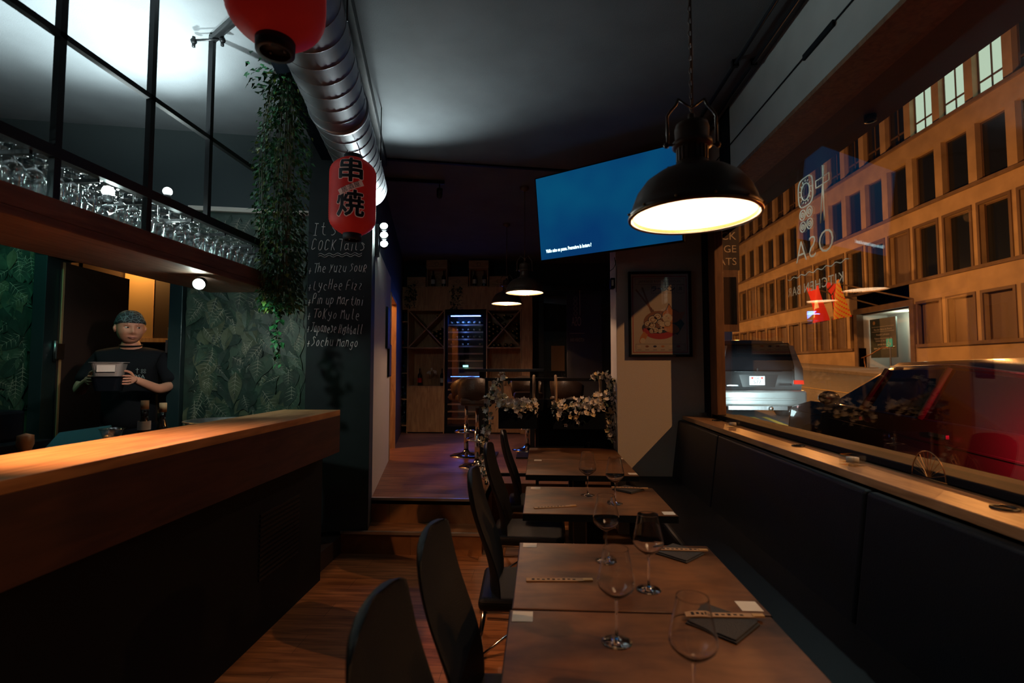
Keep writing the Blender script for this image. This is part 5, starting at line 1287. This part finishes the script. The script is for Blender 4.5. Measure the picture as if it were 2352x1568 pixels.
for ri, (z0, z1) in enumerate(rows[:4]):
    for ci, c in enumerate(cen):
        if ri == 0 and ent[0]-.9 < c < ent[1]+.9: continue
        w = MB(); t_ = .07
        if ri < 2:  # stone surround
            w.box(FX-.04, c-WH-.09, z0, FX+.02, c-WH+.02, z1+.10).box(FX-.04, c+WH-.02, z0, FX+.02, c+WH+.09, z1+.10).box(FX-.04, c-WH+.02, z1-.02, FX+.02, c+WH-.02, z1+.10)
        x0, x1 = FX+.22, FX+.28
        w.box(x0, c-WH, z0, x1, c-WH+t_, z1).box(x0, c+WH-t_, z0, x1, c+WH, z1).box(x0, c-WH+t_, z0, x1, c+WH-t_, z0+t_).box(x0, c-WH+t_, z1-t_, x1, c+WH-t_, z1)
        if ri == 3: w.box(x0, c-WH+t_, z0+.6, x1, c+WH-t_, z0+.68).box(x0, c-WH+t_, z0+2.0, x1, c+WH-t_, z0+2.08).box(x0, c-.0, z0+t_, x1, c+.06, z1-t_)
        wo = w.build('window', M_['winframe'], fb)
        lit = ri == 3 and ci in (8, 9, 10)
        pm = litm if lit else (M_['blind'] if ri == 0 or (ri == 1 and ci % 5 == 1) else M_['pane'])
        MB().box(FX+.25, c-WH+t_, z0+t_, FX+.26, c+WH-t_, z1-t_).build('pane', pm, wo); cnt += 1
e1 = MB().box(FX-.06, ent[0]-.28, .8, FX+.3, ent[0], 4.75).box(FX-.06, ent[1], .8, FX+.3, ent[1]+.28, 4.75).box(FX-.06, ent[0], 4.45, FX+.3, ent[1], 4.75)
e1.build('entrance_frame', M_['facadetrim'], fb)
MB().box(FX+1.6, ent[0]-.4, .8, FX+1.7, ent[1]+.4, 4.45).box(FX+.3, ent[1], .8, FX+1.6, ent[1]+.06, 4.45).box(FX+.3, ent[0]-.06, .8, FX+1.6, ent[0], 4.45).box(FX+.3, ent[0], 4.40, FX+1.6, ent[1], 4.45).build('entrance_wall', M_['white'], fb)
light('entrance_light', 'POINT', (FX+.9, 26.4, 4.1), 60, (.85, 1, .8), size=.1)
t = thing('information_sign', 'dark sign with white French text in the entrance across the street', 'sign', (FX+.9, 27.6, 1.9))
MB().box(FX+.55, 26.55, 2.05, FX+.62, 28.55, 4.15).build('board', mat('sign_board', (.05, .07, .065), .5), t)
sm = mat('sign_white', (.7, .7, .66), .6)
def TS(y, z): return Matrix.Translation((FX+.545, y, z)) @ Matrix(((0, 0, -1, 0), (-1, 0, 0, 0), (0, 1, 0, 0), (0, 0, 0, 1)))
for (s, z, wd) in (('Rue des Glacis-de-Rive 6', 3.56, 1.35), ('Pouvoir judiciaire', 3.28, 1.0), ('Tribunal de protection de', 3.08, 1.35), ("l'adulte et de l'enfant", 2.95, 1.15), ('Justice de paix', 2.76, .85), ("Salles d'audience V6 à V11", 2.55, 1.45)):
    MB().text(s, .13, TS(27.55, z), ext=.001, maxw=wd).build('lettering', sm, t)
MB().box(FX+.545, 26.7, 3.44, FX+.55, 28.4, 3.455).box(FX+.545, 26.7, 3.70, FX+.55, 28.4, 3.715).build('rule', sm, t)
MB().lathe([(.001, 0), (.10, 0)], 20, M=TM((FX+.54, 28.2, 3.93), ry=R(90))).build('crest', M_['beige'], t)
hr = MB().tube([(FX-.1, 28.3, 2.05), (FX-.1, 27.6, 2.2), (FX-.1, 26.6, 2.55), (FX-.1, 25.7, 2.55)], .035, 8).tube([(FX-.1, 28.1, 2.1), (FX-.1, 28.0, 1.5), (FX-.1, 27.0, 1.5)], .035, 8)
tag(hr.build('handrail', M_['brass']), 'metal handrail before the entrance across the street', 'handrail')
t = thing('access_sign', 'small green wheelchair sign beside the far handrail', 'sign', (FX-.4, 25.6, 1.3))
MB().box(FX-.42, 25.58, 1.3, FX-.38, 25.62, 2.62).build('post', M_['steel'], t)
MB().box(FX-.45, 25.4, 2.55, FX-.42, 25.8, 2.95).build('board', mat('sign_green', (.02, .28, .17), .5, emit=(.02, .5, .3), es=.25), t)
MB().tube([(FX-.455, 25.6+.09*math.cos(a), 2.7+.09*math.sin(a)) for a in [R(k*24-200) for k in range(12)]], .014, 4).tube([(FX-.455, 25.62, 2.88), (FX-.455, 25.62, 2.74), (FX-.455, 25.53, 2.73), (FX-.455, 25.49, 2.64)], .014, 4).sph((FX-.455, 25.63, 2.91), .02, n=6).build('wheelchair_symbol', M_['paper'], t)
# flags on the facade
def flag(y0, kind, lab):
    t = thing('flag', lab, 'flag', (FX-.1, y0, 4.9))
    MB().tube([(FX, y0-1.6 if kind else y0-2.2, 4.75), (FX-2.6, y0+.4, 6.1)], .04, 8).build('pole', M_['facadetrim'], t)
    X0, W_, H_ = FX-2.5, 1.9, 1.9
    def F(u, v): return (X0+.25*math.sin(u*5+v*2)+.15*v+.25, y0+1.0-u*W_*.9+.0, 6.15-.25*u-v*H_-.12*math.sin(u*4))
    mb = MB(); n = 26; mt = []
    for i in range(n):
        for j in range(n):
            u, v = (i+.5)/n, (j+.5)/n
            if kind: m_ = 1 if ((abs(u-.5) < .11 and abs(v-.5) < .33) or (abs(v-.5) < .11 and abs(u-.5) < .33)) else 0
            else: m_ = 2 if (u < .5 and ((i+j) % 5 == 0)) or (u < .5 and v > .3 and i % 3 == 0) else (3 if u >= .5 and (i*3+j*5) % 4 else 0)
            mb.add([F(i/n, j/n), F((i+1)/n, j/n), F((i+1)/n, (j+1)/n), F(i/n, (j+1)/n)], [(0, 1, 2, 3)], m_)
    o = mb.build('cloth', [mat('flag_red', (.55, .02, .02), .8), M_['paper'], M_['black'], mat('flag_gold', (.5, .33, .04), .8)], t)
flag(28.6, True, 'Swiss flag, red with a white cross, hanging across the street')
flag(26.7, False, 'red and gold cantonal flag hanging right of the Swiss flag')
# far side: sign panel standing at the edge of the window
t = thing('hanging_sign', 'dark vertical shop sign with pale capitals at the left edge of the window', 'sign', (1.96, 5.6, 1.9))
MB().box(1.72, 5.60, 2.58, 2.20, 5.66, 3.10).build('board', M_['brownpan'], t)
gm = mat('sign_gold', (.80, .62, .42), .6)
for s, z, x, sz in (('BLACK', 2.955, 2.04, .125), ('RANGE', 2.81, 2.03, .115), ('EATS', 2.67, 2.12, .115)):
    MB().text(s, sz, TM((2.17, 5.597, z), rx=R(90)), ext=.001, align='RIGHT').build('lettering', gm, t)
MB().box(1.84, 5.6, 1.90, 2.18, 5.66, 2.579).box(1.86, 5.595, 1.98, 2.16, 5.6, 2.50, 1).build('menu_case', [M_['framewood'], M_['black']], t)
# ---------------- cars ----------------
def car(name, lab, st, M, paint, wheels, cat='car'):
    """st: (y, zlow, zbelt, zroof, wlow, wbelt, wroof)"""
    t = thing(name, lab, cat, tuple(M.to_translation()), M.to_euler().z)
    def sec(s):
        y, zl, zb_, zr, wl_, wb, wr_ = s
        h = [(wl_*.90, zl), (wl_, zl+.10), (wb*1.0, (zl+zb_)/2+.1), (wb*.97, zb_)]
        return [(-x, y, z) for x, z in h] + [(x, y, z) for x, z in reversed(h)]
    mb = MB(); vs = [p for s in st for p in sec(s)]; n = 8; fs = []
    for i in range(len(st)-1):
        for j in range(n): fs.append((i*n+j, i*n+(j+1) % n, (i+1)*n+(j+1) % n, (i+1)*n+j))
    fs += [tuple(range(n)), tuple((len(st)-1)*n+j for j in range(n-1, -1, -1))]
    mb.add(vs, fs, 0, None, True); mb.build('body', paint, t, M=M, bevel=.02)
    cabs = [s for s in st if s[3] > s[2]+.04]
    def csec(s, ins):
        y, zl, zb_, zr, wl_, wb, wr_ = s
        h = [(wb*.96-ins, zb_-.02), (wr_-ins, zr-.10), (wr_-.10, zr-.025), (.0, zr)]
        h2 = h[:3]
        return [(-x, y, z-ins) for x, z in h2] + [(0, y, zr-ins)] + [(x, y, z-ins) for x, z in reversed(h2)]
    vs = [p for s in cabs for p in csec(s, 0)]; n = 7; fs = []; ms = []
    gl = MB()
    fA = []; fB = []
    for i in range(len(cabs)-1):
        for j in range(n-1):
            (fA if j in (0, 5) else fB).append((i*n+j, i*n+j+1, (i+1)*n+j+1, (i+1)*n+j))
    gl.add(vs, fA, 0, None, True); gl.add(vs, [tuple(range(n)), tuple((len(cabs)-1)*n+j for j in range(n-1, -1, -1))], 0)
    gl.build('windows', M_['carglass'], t, M=M)
    MB().add(vs, fB, 0, None, True).build('roof', paint, t, M=M)
    pl = MB()
    for (y, ty) in [(s[0], s) for s in cabs[1:-1]][:4]:
        a = csec(ty, -.006)
        for j in (0, 6):
            k = 1 if j == 0 else 5; pl.tube([a[j], a[k]], .028, 6)
    pl.build('pillar', M_['tyre'], t, M=M)
    for (y, r) in wheels:
        for s_ in (-1, 1):
            w = st[len(st)//2][4]
            wm = M @ TM((s_*(w-.09), y, r), ry=R(90))
            wo = MB().lathe([(r*.55, -.10), (r*.95, -.10), (r, -.07), (r, .07), (r*.95, .10), (r*.55, .10)], 28, M=wm).build('wheel', M_['tyre'], t)
            rm_ = MB().lathe([(.001, s_*.08), (r*.2, s_*.09), (r*.55, s_*.05), (r*.57, s_*.10)], 24, M=wm)
            for k in range(5): rm_.box(r*.1, -.02, -.01, r*.54, .02, .01, M=wm @ TM((0, 0, s_*.088), rz=k*1.2566))
            rm_.build('rim', M_['steel'], wo)
    return t
# van seen from behind: local y = 0 at its tail, growing away from the camera
vz = gz(4.75, 10.5)
VM = TM((4.42, 10.5, vz), rz=R(-2)) @ Matrix.Rotation(R(1.5), 4, 'X')
van = car('minivan', 'dark grey minivan seen from behind, its silver bumper lit by headlights', [(.0, .30, .98, 1.02, .80, .84, .6), (.06, .26, 1.02, 1.50, .86, .88, .66), (.25, .25, 1.03, 1.64, .88, .89, .70), (1.2, .22, 1.03, 1.67, .89, .90, .72), (2.6, .22, 1.02, 1.64, .89, .90, .71), (3.5, .24, 1.0, 1.12, .88, .88, .70), (4.5, .3, .85, .86, .80, .80, .6)], VM, M_['cargry'], ((.75, .32), (3.6, .32)), 'minivan')
MB().prism([(-.72, 1.04), (.72, 1.04), (.60, 1.53), (-.60, 1.53)], -.012, .06).build('rear_window', M_['carglass'], van, M=VM, bevel=.004)
MB().box(-.60, -.05, 1.54, .60, .14, 1.575).build('roof_spoiler', M_['cargry'], van, M=VM, bevel=.01)
b_ = MB().box(-.90, -.14, .30, .90, .10, .62); b_.build('bumper', M_['silverp'], van, M=VM, bevel=.05, seg=4)
MB().box(-.70, -.155, .42, .70, -.13, .47).build('bumper_strip', M_['silverp'], van, M=VM, bevel=.01)
MB().box(-.60, -.06, .22, .55, .02, .30).build('underside_trim', M_['steel'], van, M=VM)
MB().tube([(.22, -.10, .25), (.22, .1, .25)], .045, 14).build('exhaust_pipe', M_['steel'], van, M=VM)
for s_ in (-1, 1):
    l1 = MB().prism([(s_*.70, .82), (s_*.87, .82), (s_*.86, 1.06), (s_*.68, 1.52), (s_*.60, 1.52), (s_*.70, 1.1)], -.045, .05); l1.build('tail_lamp', M_['tailc'], van, M=VM)
    MB().prism([(s_*.70, .74), (s_*.88, .74), (s_*.87, .82), (s_*.70, .82)], -.05, .05).build('red_lens', M_['taill'], van, M=VM)
MB().prism([(-.37, .93), (.40, .93), (.33, .68), (-.30, .68)], -.012, .02).build('plate_recess', M_['carblk'], van, M=VM)
pl = MB().box(-.17, -.03, .72, .13, -.015, .90).build('number_plate', M_['plate'], van, M=VM)
ink = mat('plate_ink', (.05, .05, .06), .6)
MB().text('GE', .075, TM((-.02, -.032, .862), rx=R(90)), ext=.001).build('lettering', ink, pl, M=VM); MB().text('577', .10, TM((-.02, -.032, .775), rx=R(90)), ext=.001, spacing=1.05).build('lettering', ink, pl, M=VM)
for x in (-.115, .075): MB().prism([(x-.018, .88), (x+.018, .88), (x+.018, .855), (x, .838), (x-.018, .855)], -.033, -.031).build('shield', M_['taill'], pl, M=VM)
em = MB()
for k in range(3):
    a = R(90+120*k); c_, s2 = math.cos(a), math.sin(a); em.prism([(-.02, 1.0), (-.02+.035*c_-.018*s2, 1.0+.035*s2+.018*c_), (-.02+.07*c_, 1.0+.07*s2), (-.02+.035*c_+.018*s2, 1.0+.035*s2-.018*c_)], -.05, -.03)
em.build('emblem', M_['chrome'], van, M=VM)
MB().text('GRANDIS', .065, TM((.52, -.045, .73), rx=R(90)), ext=.002, maxw=.26).build('badge_lettering', M_['chrome'], van, M=VM)
MB().box(-.62, -.05, .70, -.40, -.035, .725).build('badge', M_['chrome'], van, M=VM)
MB().box(-.45, -.06, .985, .45, -.02, 1.0).build('chrome_strip', M_['chrome'], van, M=VM)
# black car parked close to the window, facing away
cz0 = gz(3.9, 4.5)
CM = TM((4.02, 2.55, cz0-.10), rz=R(-1.5)) @ Matrix.Rotation(R(2.0), 4, 'X')
bc = car('car', 'black car parked close outside the shop window', [(.0, .35, .90, .92, .78, .80, .6), (.15, .28, .95, 1.05, .85, .86, .58), (.9, .24, .97, 1.40, .89, .89, .60), (1.9, .22, .96, 1.47, .90, .90, .62), (2.7, .22, .95, 1.43, .90, .90, .61), (3.3, .23, .94, 1.15, .90, .90, .66), (3.75, .24, .92, .95, .89, .89, .7), (4.3, .26, .80, .80, .86, .84, .6), (4.55, .32, .66, .66, .74, .72, .5)], CM, M_['carblk'], ((.85, .33), (3.65, .33)))
for s_ in (-1, 1):
    MB().sph((s_*.66, 4.40, .70), .12, n=16, sc=(1.1, 1.3, .6)).build('headlamp', M_['tailc'], bc, M=CM)
    m2 = MB().sph((s_*1.0, 3.05, 1.02), .11, n=14, sc=(1, .6, .7)).tube([(s_*.88, 3.08, .96), (s_*.98, 3.05, 1.0)], .02, 6); m2.build('side_mirror', M_['carblk'], bc, M=CM)
    MB().tube([(s_*.912, .6, .80), (s_*.915, 3.9, .78)], .004, 6).build('trim_line', M_['steelblk'], bc, M=CM)
    for y in (1.55, 2.65): MB().box(s_*.90, y, .84, s_*.925, y+.18, .87).build('door_handle', M_['chrome'], bc, M=CM)
    MB().tube([(s_*.58, .9, 1.335), (s_*.60, 1.9, 1.405), (s_*.59, 2.7, 1.365)], .010, 6).build('roof_rail', M_['steel'], bc, M=CM)
light('headlight', 'SPOT', tuple(CM @ Vector((-.55, 4.58, .68))), 1100, (.72, .95, 1), tuple(VM @ Vector((-.3, 0, .48))), .05, 34, .5)
light('headlight', 'SPOT', tuple(CM @ Vector((.45, 4.66, .68))), 420, (.72, .95, 1), tuple(VM @ Vector((.2, 0, .45))), .05, 30, .5)
t = thing('red_glow_post', 'added post with a red lamp, standing in for an unknown source of red glow', 'red_glow_post', (2.70, 2.82, gz(2.8, 2.8)))  # made-up post, added to throw a red glow on the car
MB().cyl(2.70, 2.82, gz(2.8, 2.8), 1.14, .03).build('post', M_['black'], t)
MB().lathe([(.025, 1.14), (.03, 1.16), (.03, 1.21), (.001, 1.22)], 20, (2.70, 2.82, 0)).build('lamp_lens', emis('red_glow', (1, .015, .03), 3), t)
light('red_glow_light', 'SPOT', (2.75, 2.83, 1.2), 850, (1, .01, .03), (3.6, 3.2, 1.0), .04, 125, 1)

t = thing('lettering_fill_lamp', 'small cool white lamp added under the canopy to brighten the window lettering', 'lamp', (2.15, 3.3, 3.1))  # invented lamp, added to brighten the vinyl on the window
MB().lathe([(.02, 0), (.035, .0), (.035, .04), (.001, .04)], 14, (2.15, 3.3, 3.1)).build('housing', M_['steelblk'], t)
light('lettering_fill_light', 'SPOT', (2.15, 3.3, 3.09), 60, (.75, 1, .97), (1.57, 2.9, 2.3), .03, 42, .8)
